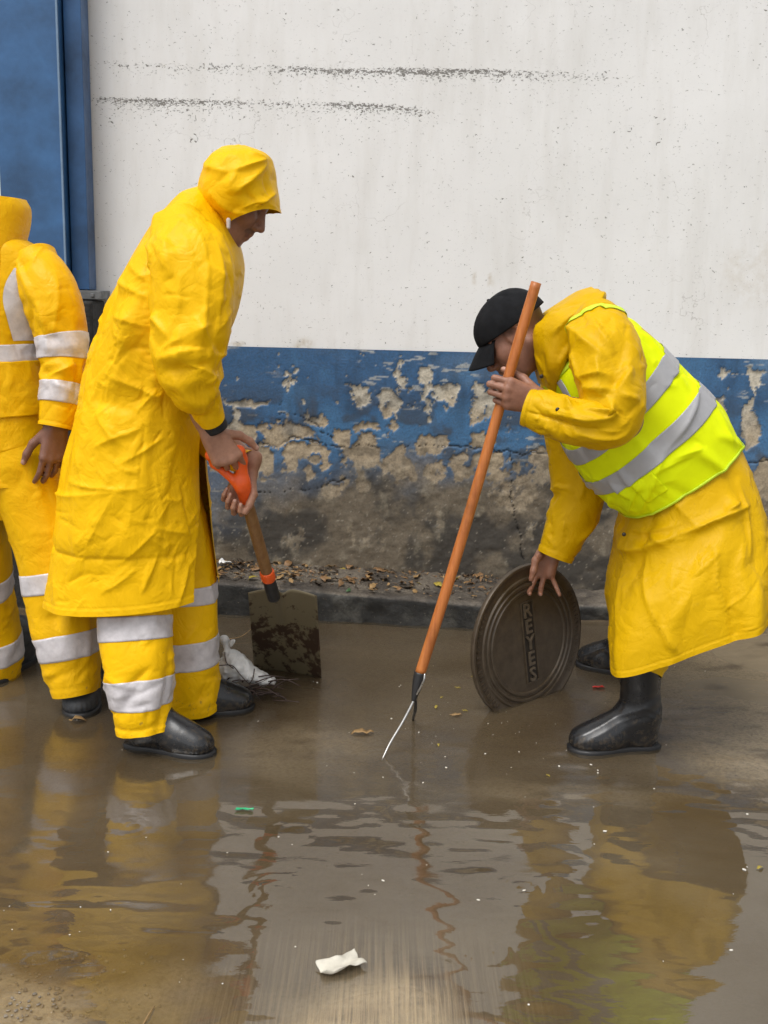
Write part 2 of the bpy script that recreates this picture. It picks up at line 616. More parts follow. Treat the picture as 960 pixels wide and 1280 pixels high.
def mixc(nt, fac, a, b, mode='MIX'):
    n = nt.nodes.new('ShaderNodeMix'); n.data_type = 'RGBA'; n.blend_type = mode
    for sock, v in ((n.inputs[0], fac), (n.inputs[6], a), (n.inputs[7], b)):
        if hasattr(v, 'is_output'): nt.links.new(v, sock)
        elif isinstance(v, (int, float)): sock.default_value = v
        else: sock.default_value = (*v, 1)
    return n.outputs[2]

def math_n(nt, op, a, b=0.0):
    n = nt.nodes.new('ShaderNodeMath'); n.operation = op
    for s, v in ((n.inputs[0], a), (n.inputs[1], b)):
        if hasattr(v, 'is_output'): nt.links.new(v, s)
        else: s.default_value = v
    return n.outputs[0]

def coord(nt, scale=(1, 1, 1)):
    t = nt.nodes.new('ShaderNodeTexCoord')
    m = nt.nodes.new('ShaderNodeMapping')
    m.inputs['Scale'].default_value = scale
    nt.links.new(t.outputs['Object'], m.inputs[0])
    return m.outputs[0]

def noise_t(nt, vec, scale, detail=4, rough=.55, dist=0):
    n = N(nt, 'ShaderNodeTexNoise', Scale=scale, Detail=detail, Roughness=rough, Distortion=dist)
    nt.links.new(vec, n.inputs['Vector'])
    return n.outputs[0]

def bump(nt, bsdf, h, strength, dist=.002, prev=None):
    n = N(nt, 'ShaderNodeBump', Strength=strength, Distance=dist)
    nt.links.new(h, n.inputs['Height'])
    if prev is not None: nt.links.new(prev, n.inputs['Normal'])
    nt.links.new(n.outputs[0], bsdf.inputs['Normal'])
    return n.outputs[0]

def rain_mat(name, col, rough=.42, dirt=.12, crink=.30):
    m, nt, b = new_mat(name)
    v = coord(nt)
    big = noise_t(nt, v, 5, 5, .6)
    c = mixc(nt, ramp(nt, big, [(.35, 0.0), (.75, 1.0)]), col, tuple(x * .90 for x in col))
    sp = noise_t(nt, v, 23, 6, .7)
    c = mixc(nt, ramp(nt, sp, [(.60, 0.0), (.78, dirt)]), c, (.20, .13, .04))
    # mud splashed up from the street
    sx = N(nt, 'ShaderNodeSeparateXYZ'); nt.links.new(v, sx.inputs[0])
    hz = ramp(nt, math_n(nt, 'MULTIPLY', sx.outputs[2], 1.0), [(.02, .115), (.12, .06), (.5, 0.0)])
    ms = ramp(nt, math_n(nt, 'ADD', noise_t(nt, v, 75, 5, .65, .3), hz), [(.70, 0.0), (.78, .5)])
    c = mixc(nt, ms, c, (.16, .105, .045))
    nt.links.new(c, b.inputs['Base Color'])
    nt.links.new(ramp(nt, noise_t(nt, v, 9, 4), [(.3, rough - .08), (.7, rough + .1)]), b.inputs['Roughness'])
    b.inputs['Specular IOR Level'].default_value = .15
    # packing creases: ridged noise, and a fine pebble
    r = math_n(nt, 'ABSOLUTE', math_n(nt, 'SUBTRACT', noise_t(nt, v, 14, 3, .5, .6), .5))
    p1 = bump(nt, b, r, crink, .03)
    r2 = math_n(nt, 'ABSOLUTE', math_n(nt, 'SUBTRACT', noise_t(nt, coord(nt, (1, 1, .6)), 46, 3, .55, .4), .5))
    p2 = bump(nt, b, r2, crink * .7, .008, p1)
    bump(nt, b, noise_t(nt, v, 600, 2), .12, .001, p2)
    return m

def plain(name, col, rough=.5, var=.15, scale=20, metal=0, bmp=.2, bscale=120, bdist=.001, spec=.5, coat=0):
    m, nt, b = new_mat(name)
    v = coord(nt)
    n1 = noise_t(nt, v, scale, 6, .6)
    c = mixc(nt, ramp(nt, n1, [(.3, 0.0), (.7, 1.0)]), tuple(x * (1 + var) for x in col), tuple(x * (1 - var) for x in col))
    nt.links.new(c, b.inputs['Base Color'])
    nt.links.new(ramp(nt, n1, [(.3, max(rough - .1, .05)), (.7, min(rough + .1, 1))]), b.inputs['Roughness'])
    b.inputs['Metallic'].default_value = metal
    b.inputs['Specular IOR Level'].default_value = spec
    b.inputs['Coat Weight'].default_value = coat
    if bmp: bump(nt, b, noise_t(nt, v, bscale, 5), bmp, bdist)
    return m

def wood_mat(name, a, bcol, rough=.45, axis_scale=(40, 40, 2.5)):
    m, nt, b = new_mat(name)
    v = coord(nt, axis_scale)
    n1 = noise_t(nt, v, 2.2, 5, .6, .4)
    c = mixc(nt, ramp(nt, n1, [(.3, 0.0), (.7, 1.0)]), a, bcol)
    g = noise_t(nt, coord(nt), 8, 4)
    c = mixc(nt, ramp(nt, g, [(.50, 0.0), (.78, .8)]), c, tuple(x * .38 for x in a))
    nt.links.new(c, b.inputs['Base Color'])
    b.inputs['Roughness'].default_value = rough
    bump(nt, b, n1, .25, .001)
    return m

M = {}
M['coat_a'] = rain_mat('yellow_rain_fabric', (.88, .502, .002), .45)
M['coat_b'] = rain_mat('yellow_rain_fabric_worn', (.67, .395, .001), .45, .2)
M['coat_c'] = rain_mat('yellow_rain_suit', (.80, .448, .002), .44, .1)
M['vest'] = plain('lime_vest_mesh', (.76, .86, .002), .7, .06, 14, bmp=.3, bscale=700, spec=.15)
M['trim'] = plain('lime_vest_trim', (.60, .80, .03), .6, .06, 14)
M['vtape'] = plain('grey_reflective_tape', (.36, .36, .37), .38, .06, 40, bmp=.1)
M['tape'] = plain('white_reflective_tape', (.56, .53, .54), .35, .14, 40, bmp=.5, bscale=45, bdist=.004)
def boot_mat(name, col, rough):
    m = plain(name, col, rough, .25, 25, bmp=.15, bscale=70, coat=.25)
    nt = m.node_tree; b = nt.nodes['Principled BSDF']
    v = coord(nt)
    sx = N(nt, 'ShaderNodeSeparateXYZ'); nt.links.new(v, sx.inputs[0])
    old = b.inputs['Base Color'].links[0].from_socket
    hz = ramp(nt, sx.outputs[2], [(0.0, .20), (.06, .08), (.16, 0.0)])
    k = ramp(nt, math_n(nt, 'ADD', noise_t(nt, v, 60, 6, .7), hz), [(.62, 0.0), (.74, .55)])
    nt.links.new(mixc(nt, k, old, (.075, .055, .034)), b.inputs['Base Color'])
    b.inputs['Coat Roughness'].default_value = .12
    return m
M['rubber'] = boot_mat('black_boot_rubber', (.010, .0105, .012), .30)
M['rubber_old'] = plain('scuffed_boot_rubber', (.035, .038, .042), .5, .35, 60, bmp=.5, bscale=90)
M['sole'] = plain('boot_sole_rubber', (.010, .010, .011), .5, .2, 30)
M['piping'] = plain('boot_seam_rubber', (.05, .052, .056), .4, .2, 30)
M['cap'] = plain('black_cap_cloth', (.007, .0075, .009), .85, .25, 30, bmp=.4, bscale=900, spec=.2)
M['thread'] = plain('white_thread', (.7, .7, .68), .7)
M['cuff'] = plain('black_knit_cuff', (.012, .012, .013), .8, .2)
M['button'] = plain('dark_snap', (.03, .02, .015), .4)
M['orange'] = plain('orange_plastic', (.86, .115, .015), .38, .12, 30, bmp=.15)
M['shaft'] = wood_mat('worn_brown_shaft', (.20, .095, .032), (.28, .15, .055))
M['handle'] = wood_mat('orange_wood_handle', (.40, .115, .024), (.58, .20, .048), .42)
M['blackmetal'] = plain('black_painted_steel', (.020, .020, .021), .45, .3, 40, bmp=.2)
M['tine'] = plain('worn_bright_steel', (.55, .54, .52), .3, .2, 50, metal=1.0)
M['bag'] = plain('wet_white_plastic', (.62, .62, .61), .3, .2, 40, bmp=.3, bscale=90)
M['twig'] = plain('dark_twig', (.045, .026, .02), .6, .3, 60)
M['paper'] = plain('wet_paper', (.55, .52, .44), .6, .2, 40)
M['green'] = plain('green_plastic', (.01, .35, .14), .4)
M['red'] = plain('red_plastic', (.50, .03, .02), .4)
M['foam'] = plain('pale_fleck', (.70, .67, .60), .6)
M['leaf_y'] = plain('yellow_leaf', (.34, .26, .04), .5, .3, 30)
M['leaf_b'] = plain('brown_leaf', (.20, .11, .045), .6, .35, 40)
M['leaf_t'] = plain('tan_leaf', (.30, .185, .075), .6, .35, 40)
M['leaf_d'] = plain('dark_leaf', (.055, .038, .024), .6, .3, 40)
M['leaf_g'] = plain('green_leaf', (.06, .13, .05), .5, .2, 30)
M['stone'] = plain('pale_pebble', (.20, .17, .13), .7, .4, 60)

def skin_mat(name):
    m, nt, b = new_mat(name)
    at = N(nt, 'ShaderNodeAttribute', attribute_name='skin')
    v = coord(nt)
    n1 = noise_t(nt, v, 60, 5, .6)
    c = mixc(nt, ramp(nt, n1, [(.35, 0.0), (.7, .35)]), at.outputs['Color'], (.12, .05, .03))
    nt.links.new(c, b.inputs['Base Color'])
    b.inputs['Roughness'].default_value = .48
    b.inputs['Subsurface Weight'].default_value = .12
    b.inputs['Subsurface Radius'].default_value = (.012, .005, .003)
    b.inputs['Subsurface Scale'].default_value = .5
    p1 = bump(nt, b, noise_t(nt, v, 150, 4, .6), .5, .0016)
    bump(nt, b, noise_t(nt, v, 500, 2), .3, .0006, p1)
    return m
M['skin'] = skin_mat('skin')

def blade_mat():
    m, nt, b = new_mat('rusty_blade_steel')
    v = coord(nt)
    n1 = noise_t(nt, coord(nt, (1, 1, .35)), 26, 7, .68)
    at = N(nt, 'ShaderNodeAttribute', attribute_name='rust')
    f = math_n(nt, 'ADD', math_n(nt, 'MULTIPLY', math_n(nt, 'SUBTRACT', n1, .5), 1.8), math_n(nt, 'ADD', .42, math_n(nt, 'MULTIPLY', at.outputs['Fac'], .30)))
    k = ramp(nt, f, [(.56, 0.0), (.70, 1.0)])
    c = mixc(nt, k, (.21, .175, .105), (.055, .030, .016))
    nt.links.new(c, b.inputs['Base Color'])
    b.inputs['Metallic'].default_value = .35
    nt.links.new(ramp(nt, k, [(0, .42), (1, .7)]), b.inputs['Roughness'])
    bump(nt, b, n1, .4, .002)
    return m
M['blade'] = blade_mat()

def iron_mat():
    m, nt, b = new_mat('wet_cast_iron')
    v = coord(nt)
    n1 = noise_t(nt, v, 30, 6, .65)
    c = mixc(nt, ramp(nt, n1, [(.3, 0.0), (.7, 1.0)]), (.052, .036, .022), (.094, .070, .045))
    nt.links.new(c, b.inputs['Base Color'])
    nt.links.new(ramp(nt, n1, [(.3, .30), (.7, .48)]), b.inputs['Roughness'])
    b.inputs['Metallic'].default_value = .2
    bump(nt, b, noise_t(nt, v, 200, 5), .35, .0015)
    return m
M['iron'] = iron_mat()
M['iron_dark'] = plain('dark_iron', (.022, .016, .011), .6, .3, 40)
M['iron_pale'] = plain('pale_iron', (.115, .088, .06), .42, .3, 60, metal=.2)
# ------------------------------------------------------------------ the setting
WALL_Y = 4.25
def axis(segs):
    """segs: list of (start, end, step); returns joined samples"""
    out = []
    for a, b, st in segs:
        n = max(1, int(round((b - a) / st)))
        out.append(np.linspace(a, b, n, endpoint=False))
    out.append([segs[-1][1]])
    return np.concatenate(out)

def grid_xy(xs, ys):
    X, Y = np.meshgrid(xs, ys)           # rows = ys
    return X, Y, grid_faces(len(ys), len(xs), False)

def sumblobs(x, y, blobs):
    """soft ellipses (cx,cy,rx,ry,weight)"""
    r = np.zeros_like(x)
    for cx, cy, rx, ry, w in blobs:
        d = np.sqrt(((x - cx) / rx) ** 2 + ((y - cy) / ry) ** 2)
        r = np.maximum(r, w * (1 - sstep(.55, 1.25, d)))
    return r

# ---- road bed and the water standing on it
def ground_px(blobs):
    o = []
    for x0, y0, x1, y1, w in blobs:
        a, b = G(x0, (y0 + y1) / 2), G(x1, (y0 + y1) / 2)
        c, d = G((x0 + x1) / 2, y0), G((x0 + x1) / 2, y1)
        o.append(((a[0] + b[0]) / 2, (c[1] + d[1]) / 2, abs(b[0] - a[0]) / 2, abs(c[1] - d[1]) / 2, w))
    return o
RISE = ground_px([(790, 830, 1170, 1015, 1.0), (840, 785, 1150, 860, 1.0), (335, 1205, 600, 1440, 1.0), (-120, 1215, 110, 1400, .9),
                  (300, 905, 520, 985, .30), (560, 975, 900, 1010, .40), (100, 1190, 330, 1300, .4)])
def bed(x, y):
    """height of the road bed relative to the water level"""
    p = np.stack([x, y, np.zeros_like(x)], -1)
    b = np.clip(sumblobs(x + .08 * fbm(p, 3, 3, 9), y + .05 * fbm(p, 3, 3, 12), RISE), 0, 1)
    far = sstep(2.45, 2.95, y + .12 * fbm(p, 1.6, 3, 14))            # the bed shelves up towards the kerb
    z = -0.017 + .006 * far + (.005 * fbm(p, 1.3, 3, 3) + .0035 * fbm(p, 6, 3, 5)) * (1 - .85 * b)
    z = z + (-.0028 - z) * b * .97
    return z

xs = axis([(-80, -12, 8), (-12, -2.6, .4), (-2.6, 2.6, .016), (2.6, 12, .4), (12, 80, 8)])
ys = axis([(-60, -6, 6), (-6, 1.0, .35), (1.0, 4.4, .016), (4.4, 12, .6), (12, 90, 8)])
gx, gy, gf = grid_xy(xs, ys)
gz = bed(gx, gy)
pp = np.stack([gx, gy, gz * 0], -1)
fine = (np.abs(gx) < 2.6) & (gy > 1) & (gy < 4.4)
gz = gz + np.where(fine, .0012 * fbm(pp, 45, 3, 21), 0)
# broomed grooves where the slab was finished with a broom
bc = G(465, 1285)
broom = np.exp(-(((gx - bc[0]) / .30) ** 2 + ((gy - bc[1]) / .30) ** 2) ** 2) * (np.abs(gx) < 2.6)
road = mesh_obj('road', np.stack([gx, gy, gz], -1), gf, None)
road['kind'] = 'structure'
sed = sstep(-.25, .45, fbm(pp, 1.7, 5, 31))
light = np.clip(sumblobs(gx + .10 * fbm(pp, 4, 4, 40), gy + .06 * fbm(pp, 4, 4, 41), RISE), 0, 1)
c_mud = np.array((.120, .088, .055)); c_clay = np.array((.180, .135, .080)); c_con = np.array((.50, .42, .29))
col = c_mud + (c_clay - c_mud) * sed[..., None]
lm = np.clip(light * 1.5, 0, 1) * sstep(-.8, .2, fbm(pp * np.array((1, 2.4, 1)), 9, 5, 55) + .35)
col = col + (c_con - col) * (lm * .95)[..., None]
coat_refl = sstep(.1, .6, fbm(pp, 2.4, 4, 77)) * np.exp(-((gx - .5) ** 2 / .3 + (gy - 2.1) ** 2 / .2))
col = col + (np.array((.12, .095, .025)) - col) * (coat_refl * .6)[..., None]  # olive reflection of the yellow coat, tinted into the bed colour
set_color(road, 'col', col.reshape(-1, 3))
set_float(road, 'broom', broom.ravel())
m, nt, b = new_mat('wet_concrete_road')
at = N(nt, 'ShaderNodeAttribute', attribute_name='col')
v = coord(nt)
n1 = noise_t(nt, v, 90, 6, .7)
c = mixc(nt, ramp(nt, n1, [(.35, 0.0), (.75, .7)]), at.outputs['Color'], (.05, .036, .022))
br = N(nt, 'ShaderNodeAttribute', attribute_name='broom')
st = noise_t(nt, coord(nt, (150, 3, 1)), 1, 4, .6)
sf = math_n(nt, 'MULTIPLY', ramp(nt, st, [(.40, 0.0), (.62, 1.0)]), br.outputs['Fac'])
c = mixc(nt, math_n(nt, 'MULTIPLY', sf, .95), c, (.62, .50, .33))
nt.links.new(c, b.inputs['Base Color'])
nt.links.new(ramp(nt, n1, [(.3, .22), (.7, .5)]), b.inputs['Roughness'])
p1 = bump(nt, b, n1, .5, .004)
bump(nt, b, sf, .5, .003, p1)
road.data.materials.append(m)

# water: a thin turbid sheet, level, with wind and drop ripples as geometry
xs = axis([(-14, -2.6, .6), (-2.6, 2.6, .0108), (2.6, 14, .6)])
ys = axis([(-6, .9, .5), (.9, 4.02, .0108)])
wx, wy, wf = grid_xy(xs, ys)
wp = np.stack([wx, wy, wx * 0], -1)
depth = np.clip(-bed(wx, wy), 0, .05)
calm = sstep(-.35, .35, fbm(wp, 1.1, 2, 101))
wz = .0015 * fbm(wp * np.array((.55, 1.6, 1)), 5.5, 2, 111) * (.35 + .65 * calm)
wz = wz + .0012 * fbm(wp * np.array((.6, 1.5, 1)), 16, 2, 113) * (.3 + calm)
rng = np.random.RandomState(4)
rings = [G(345, 1112), (G(372, 1040)), G(655, 1110), G(520, 1010), G(840, 1060), G(160, 1030), G(610, 1190)]
for k, rp in enumerate(rings):
    d = np.hypot(wx - rp[0], wy - rp[1])
    r0 = (.055, .04, .045, .03, .035, .04, .03)[k]
    wz = wz + .0008 * np.sin((d - r0) * 2 * np.pi / .026) * np.exp(-((d - r0) / .026) ** 2)
for q in (G(520, 885), G(478, 950), G(650, 885), G(210, 945), G(770, 940), G(300, 880)):
    d = np.hypot(wx - q[0], wy - q[1])
    wz = wz + .0005 * np.sin(d * 2 * np.pi / .035) * np.exp(-d / .10)
edge = np.clip((2.6 - np.abs(wx)) / .4, 0, 1)
water = mesh_obj('water', np.stack([wx, wy, wz * edge], -1), wf, None)
water['kind'] = 'structure'
set_float(water, 'depth', (depth / .03).ravel())
m, nt, b = new_mat('muddy_water')
nt.nodes.remove(b)
out = nt.nodes['Material Output']
v = coord(nt)
dp = N(nt, 'ShaderNodeAttribute', attribute_name='depth')
mud = mixc(nt, ramp(nt, noise_t(nt, coord(nt, (1, 1.6, 1)), 1.6, 5, .6, .5), [(.35, 0.0), (.65, 1.0)]), (.098, .070, .036), (.160, .128, .084))
dif = N(nt, 'ShaderNodeBsdfDiffuse'); nt.links.new(mud, dif.inputs['Color'])
tr = N(nt, 'ShaderNodeBsdfTransparent', Color=(.96, .93, .88, 1))
mx = N(nt, 'ShaderNodeMixShader')
nt.links.new(ramp(nt, dp.outputs['Fac'], [(0, .04), (.25, .30), (.6, .62), (1, .8)]), mx.inputs[0])
nt.links.new(tr.outputs[0], mx.inputs[1]); nt.links.new(dif.outputs[0], mx.inputs[2])
gl = N(nt, 'ShaderNodeBsdfGlossy', Roughness=.03)
nt.links.new(ramp(nt, dp.outputs['Fac'], [(.05, .32), (.25, .20), (.50, .035)]), gl.inputs['Roughness'])
fr = N(nt, 'ShaderNodeLayerWeight', Blend=.5)          # Schlick's law, the same from above and below
fz = math_n(nt, 'ADD', math_n(nt, 'MULTIPLY', math_n(nt, 'POWER', fr.outputs['Facing'], 5.0), .87), .13)
mx2 = N(nt, 'ShaderNodeMixShader')
nt.links.new(fz, mx2.inputs[0]); nt.links.new(mx.outputs[0], mx2.inputs[1]); nt.links.new(gl.outputs[0], mx2.inputs[2])
nt.links.new(mx2.outputs[0], out.inputs['Surface'])
bp = N(nt, 'ShaderNodeBump', Strength=.10, Distance=.002)
nt.links.new(noise_t(nt, coord(nt, (1, 2.2, 1)), 26, 3, .5, .3), bp.inputs['Height'])
for s in (gl, fr): nt.links.new(bp.outputs[0], s.inputs['Normal'])
water.data.materials.append(m)

# ---- the painted wall
def Wp(px, py): return P(px, py, WALL_Y)
wall = thing('painted_wall', 'long plastered wall, white above a peeling blue band and damp stained base', 'wall', (0, WALL_Y, 0))
def wall_blobs(bl):
    o = []
    for x0, y0, x1, y1, w in bl:
        a, b = Wp(x0, y0), Wp(x1, y1)
        o.append(((a[0] + b[0]) / 2, (a[2] + b[2]) / 2, abs(b[0] - a[0]) / 2 + .004, abs(b[2] - a[2]) / 2 + .004, w))
    return o
BAND_Z = Wp(620, 441)[2]            # top of the blue band
PEEL = wall_blobs([(316, 530, 384, 554, 1), (311, 556, 350, 599, 1), (356, 557, 412, 575, 1), (356, 565, 372, 592, 1), (396, 570, 412, 582, .8), (384, 580, 394, 604, 1),
    (416, 531, 440, 560, .8), (438, 545, 477, 587, 1), (399, 604, 432, 625, .8), (282, 496, 336, 506, .85), (354, 467, 369, 494, .7), (440, 475, 462, 509, .62),
    (498, 443, 510, 500, .72), (515, 456, 546, 482, .62), (520, 478, 540, 502, .7), (545, 471, 571, 512, .75), (474, 486, 502, 520, .7), (586, 471, 604, 535, .72), (600, 480, 622, 530, .6),
    (522, 539, 556, 568, .95), (560, 569, 592, 610, .75), (480, 520, 500, 545, .6), (606, 590, 672, 645, .9), (590, 540, 612, 560, .6), (440, 525, 480, 540, .7), (390, 515, 412, 535, .6),
    (284, 470, 300, 480, .7), (891, 462, 927, 474, .72), (936, 450, 950, 500, .9), (930, 495, 945, 563, .9), (880, 495, 910, 512, .6), (640, 560, 700, 640, .6), (940, 575, 980, 640, .8),
    (700, 470, 720, 560, .6), (310, 640, 340, 690, .5), (268, 532, 318, 556, .9), (264, 562, 310, 598, .8), (482, 562, 522, 602, .7), (592, 565, 640, 600, .75), (530, 578, 562, 604, .7), (420, 590, 470, 620, .6), (650, 640, 720, 690, .5), (340, 650, 420, 690, .45), (520, 620, 560, 680, .45), (430, 640, 520, 700, .4), (1000, 470, 1060, 540, .7), (-120, 520, -40, 600, .8), (1100, 560, 1180, 640, .8)])
xs = axis([(-12, -2.0, .12), (-2.0, 2.0, .0055), (2.0, 12, .12)])
zs = axis([(-.12, .0, .02), (.0, BAND_Z, .0055)])
dx, dz, df = grid_xy(xs, zs)
wq = np.stack([dx, dz, dx * 0], -1)
n_big, n_mid, n_hi = fbm(wq, 3.2, 4, 201), fbm(wq, 13, 4, 202), fbm(wq, 42, 3, 203)
hrel = dz / BAND_Z
wob = np.stack([dx + .030 * fbm(wq, 16, 5, 210, .6), dz + .030 * fbm(wq, 16, 5, 211, .6)], 0)
pb = sumblobs(wob[0], wob[1], PEEL)
lowz = 1 - sstep(.36, .62, hrel + .16 * n_big)           # grime zone at the foot
mid = sstep(.40, .62, hrel + .07 * n_big) * (1 - sstep(.72, .93, hrel + .05 * n_mid))
n_x = fbm(wq * np.array((1, .7, 1)), 30, 5, 205, .65)
peel = sstep(.47, .53, pb * .92 + .22 * n_mid + .42 * n_x + .27 * mid - .05)
peel = np.maximum(peel, sstep(.66, .72, .45 * n_mid + .70 * n_x + .20 * mid - .1 * sstep(.9, 1., hrel)))
# long cracks
def crack(pts, w, wig=.012):
    q = np.array([Wp(*t)[[0, 2]] for t in pts])
    best = np.full(dx.shape, 9.0)
    for (x0, z0), (x1, z1) in zip(q[:-1], q[1:]):
        ab = np.array((x1 - x0, z1 - z0)); L = ab @ ab
        X, Z = dx + wig * fbm(wq, 22, 3, 215), dz + wig * fbm(wq, 22, 3, 216)
        t = np.clip(((X - x0) * ab[0] + (Z - z0) * ab[1]) / L, 0, 1)
        best = np.minimum(best, np.hypot(X - x0 - t * ab[0], Z - z0 - t * ab[1]))
    w_ = w * (.35 + .65 * sstep(-.3, .4, fbm(wq, 9, 3, 218)))
    return (1 - sstep(w_ * .4, w_, best)) * sstep(-.55, -.2, fbm(wq, 5, 3, 219))
ck = np.maximum.reduce([crack([(262, 556), (345, 556), (372, 549), (420, 556), (470, 560), (560, 558), (640, 566), (760, 570), (980, 580)], .0042),
                        crack([(352, 530), (352, 505), (366, 470)], .003), crack([(335, 521), (352, 518), (378, 522), (395, 535), (415, 548)], .004),
                        crack([(640, 565), (640, 620), (655, 700)], .003), crack([(430, 600), (380, 612), (290, 618)], .003)])
paint = np.array((.056, .170, .340)); paint2 = np.array((.036, .115, .250))
tan = np.array((.46, .37, .25)); cream = np.array((.58, .53, .43)); grime = np.array((.060, .052, .042)); earth = np.array((.165, .134, .094)); slate = np.array((.050, .062, .080))
pc = paint + (paint2 - paint) * sstep(-.4, .5, n_big + .4 * n_mid)[..., None]
streak = sstep(.0, .7, fbm(wq * np.array((1, .16, 1)), 16, 4, 251))            # run-down stains and chalky fading
pc = pc * (1 - .35 * streak * sstep(-.4, .4, n_big))[..., None]
chalk = sstep(.1, .8, fbm(wq * np.array((.5, 1, 1)), 5, 5, 253))
pc = pc + (np.array((.20, .28, .37)) - pc) * (chalk * .35)[..., None]
scr = sstep(.62, .72, fbm(wq * np.array((.35, 1.6, 1)), 48, 3, 255)) * sstep(.0, .5, fbm(wq, 4, 3, 256))
pc = pc + (np.array((.50, .50, .46)) - pc) * (scr * .7)[..., None]
plaster = tan + (cream - tan) * sstep(.62, .85, hrel + .1 * n_mid)[..., None]
plaster = plaster * (1 - .42 * sstep(.0, .6, fbm(wq, 26, 4, 220)))[..., None]
col = pc + (plaster - pc) * peel[..., None]
sl = mid * sstep(-.15, .45, n_big * .5 + n_mid + .1) * .75
col = col + (slate - col) * (sl * (1 - .75 * peel))[..., None]
eth = earth + (grime - earth) * sstep(-.35, .35, fbm(wq, 7, 5, 231))[..., None]
eth = eth + (np.array((.30, .26, .19)) - eth) * (sstep(.25, .9, n_mid * .7 + .5 * n_x + .35 * pb) * .6)[..., None]
col = col + (eth - col) * (lowz * (1 - .55 * pb * peel))[..., None]
fl = sstep(1.0, 1.06, fbm(wq, 100, 2, 240)) * sstep(.2, .5, .9 - hrel)
col = col + (np.array((.40, .36, .29)) - col) * (fl * .5)[..., None]
col = col * (1 - .85 * ck)[..., None]
rel = -.0060 * peel * (1 - lowz) + .004 * n_big + .0025 * n_mid * (.3 + lowz) + .0014 * n_hi * (.25 + lowz + peel) - .006 * ck
wy_ = WALL_Y - rel
dado = mesh_obj('blue_band', np.stack([dx, wy_, dz], -1), df, None, wall)
set_color(dado, 'col', col.reshape(-1, 3))
set_float(dado, 'bare', np.clip(peel + lowz, 0, 1).ravel())
m, nt, b = new_mat('peeling_blue_paint')
at = N(nt, 'ShaderNodeAttribute', attribute_name='col')
v = coord(nt)
n1 = noise_t(nt, v, 110, 7, .7)
c = mixc(nt, ramp(nt, n1, [(.40, 0.0), (.72, .5)]), at.outputs['Color'], (.03, .028, .024))
nt.links.new(c, b.inputs['Base Color'])
ba = N(nt, 'ShaderNodeAttribute', attribute_name='bare')
nt.links.new(ramp(nt, ba.outputs['Fac'], [(0, .45), (1, .85)]), b.inputs['Roughness'])
bump(nt, b, n1, .5, .004)
dado.data.materials.append(m)
dado['label'] = 'blue painted band, flaked to plaster and black with damp at its foot'

# upper wall: whitewashed, 6 mm behind the dado's mean plane with its own relief
xs = axis([(-12, -2.0, .25), (-2.0, 2.0, .012), (2.0, 12, .25)])
zs = axis([(BAND_Z, BAND_Z + 1.6, .012), (BAND_Z + 1.6, 3.4, .2)])
ux, uz, uf = grid_xy(xs, zs)
uq = np.stack([ux, uz, ux * 0], -1)
ur = .0022 * fbm(uq, 1.6, 3, 301) + .0004 * fbm(uq, 9, 4, 302)
up = mesh_obj('white_plaster', np.stack([ux, WALL_Y + .004 - ur, uz], -1), uf, None, wall)
# scuff lines: two long chipped ledges and scattered chips
def line_w(pts, sp, wts):
    q = np.array([Wp(*t)[[0, 2]] for t in pts])
    zc = np.interp(ux, q[:, 0], q[:, 1])
    inx = sstep(q[0, 0] - .02, q[0, 0] + .15, ux) * (1 - sstep(q[-1, 0] - .15, q[-1, 0] + .05, ux))
    dz_ = uz - zc - .004 * fbm(uq, 6, 3, 310)
    inx = inx * np.interp(ux, [Wp(a_, 100)[0] for a_, _ in wts], [w_ for _, w_ in wts])
    return inx * np.where(dz_ > 0, np.exp(-(dz_ / .006) ** 2), np.exp(-(-dz_ / sp)))
l1 = line_w([(100, 78), (380, 86), (560, 89), (700, 92), (800, 97)], .020, [(100, .45), (330, .6), (400, 1.05), (540, 1.15), (620, .9), (680, .6), (800, .5)])
l2 = line_w([(95, 122), (240, 126), (420, 129), (520, 136), (560, 138)], .032, [(95, .7), (200, .9), (260, .75), (380, .5), (430, .85), (520, .8), (560, .5)])
mask = np.clip(l1 + l2, 0, 1)
stain = sumblobs(ux, uz, [(Wp(950, 340)[0], Wp(950, 340)[2], .16, .14, .35), (Wp(593, 352)[0], Wp(593, 352)[2], .010, .035, 1.0), (Wp(613, 353)[0], Wp(613, 353)[2], .010, .035, 1.0), (Wp(380, 432)[0], Wp(380, 432)[2], .04, .03, 1.0), (Wp(298, 430)[0], Wp(298, 430)[2], .03, .012, 1.0)])
set_float(up, 'chip', mask.ravel())
set_float(up, 'stain', stain.ravel())
m, nt, b = new_mat('white_limewash')
v = coord(nt)
ch = N(nt, 'ShaderNodeAttribute', attribute_name='chip')
stn = N(nt, 'ShaderNodeAttribute', attribute_name='stain')
cl = mixc(nt, ramp(nt, noise_t(nt, v, 1.6, 6, .6), [(.3, 0.0), (.7, 1.0)]), (.83, .825, .815), (.76, .755, .74))
cl = mixc(nt, ramp(nt, noise_t(nt, coord(nt, (1, 1, .18)), 7, 6, .65), [(.48, 0.0), (.82, .58)]), cl, (.60, .58, .54))
cl = mixc(nt, math_n(nt, 'MULTIPLY', stn.outputs['Fac'], ramp(nt, noise_t(nt, v, 14, 6, .7), [(.4, 0.0), (.7, 1.0)])), cl, (.45, .37, .25))
nf = noise_t(nt, coord(nt, (1, 1, 1.7)), 95, 4, .6, .8)
chips = ramp(nt, math_n(nt, 'ADD', nf, math_n(nt, 'MULTIPLY', ch.outputs['Fac'], .27)), [(.665, 0.0), (.70, 1.0)])
nf2 = noise_t(nt, v, 34, 3, .55, 1.2)
chips2 = ramp(nt, nf2, [(.725, 0.0), (.745, 1.0)])
cc = math_n(nt, 'MAXIMUM', chips, chips2)
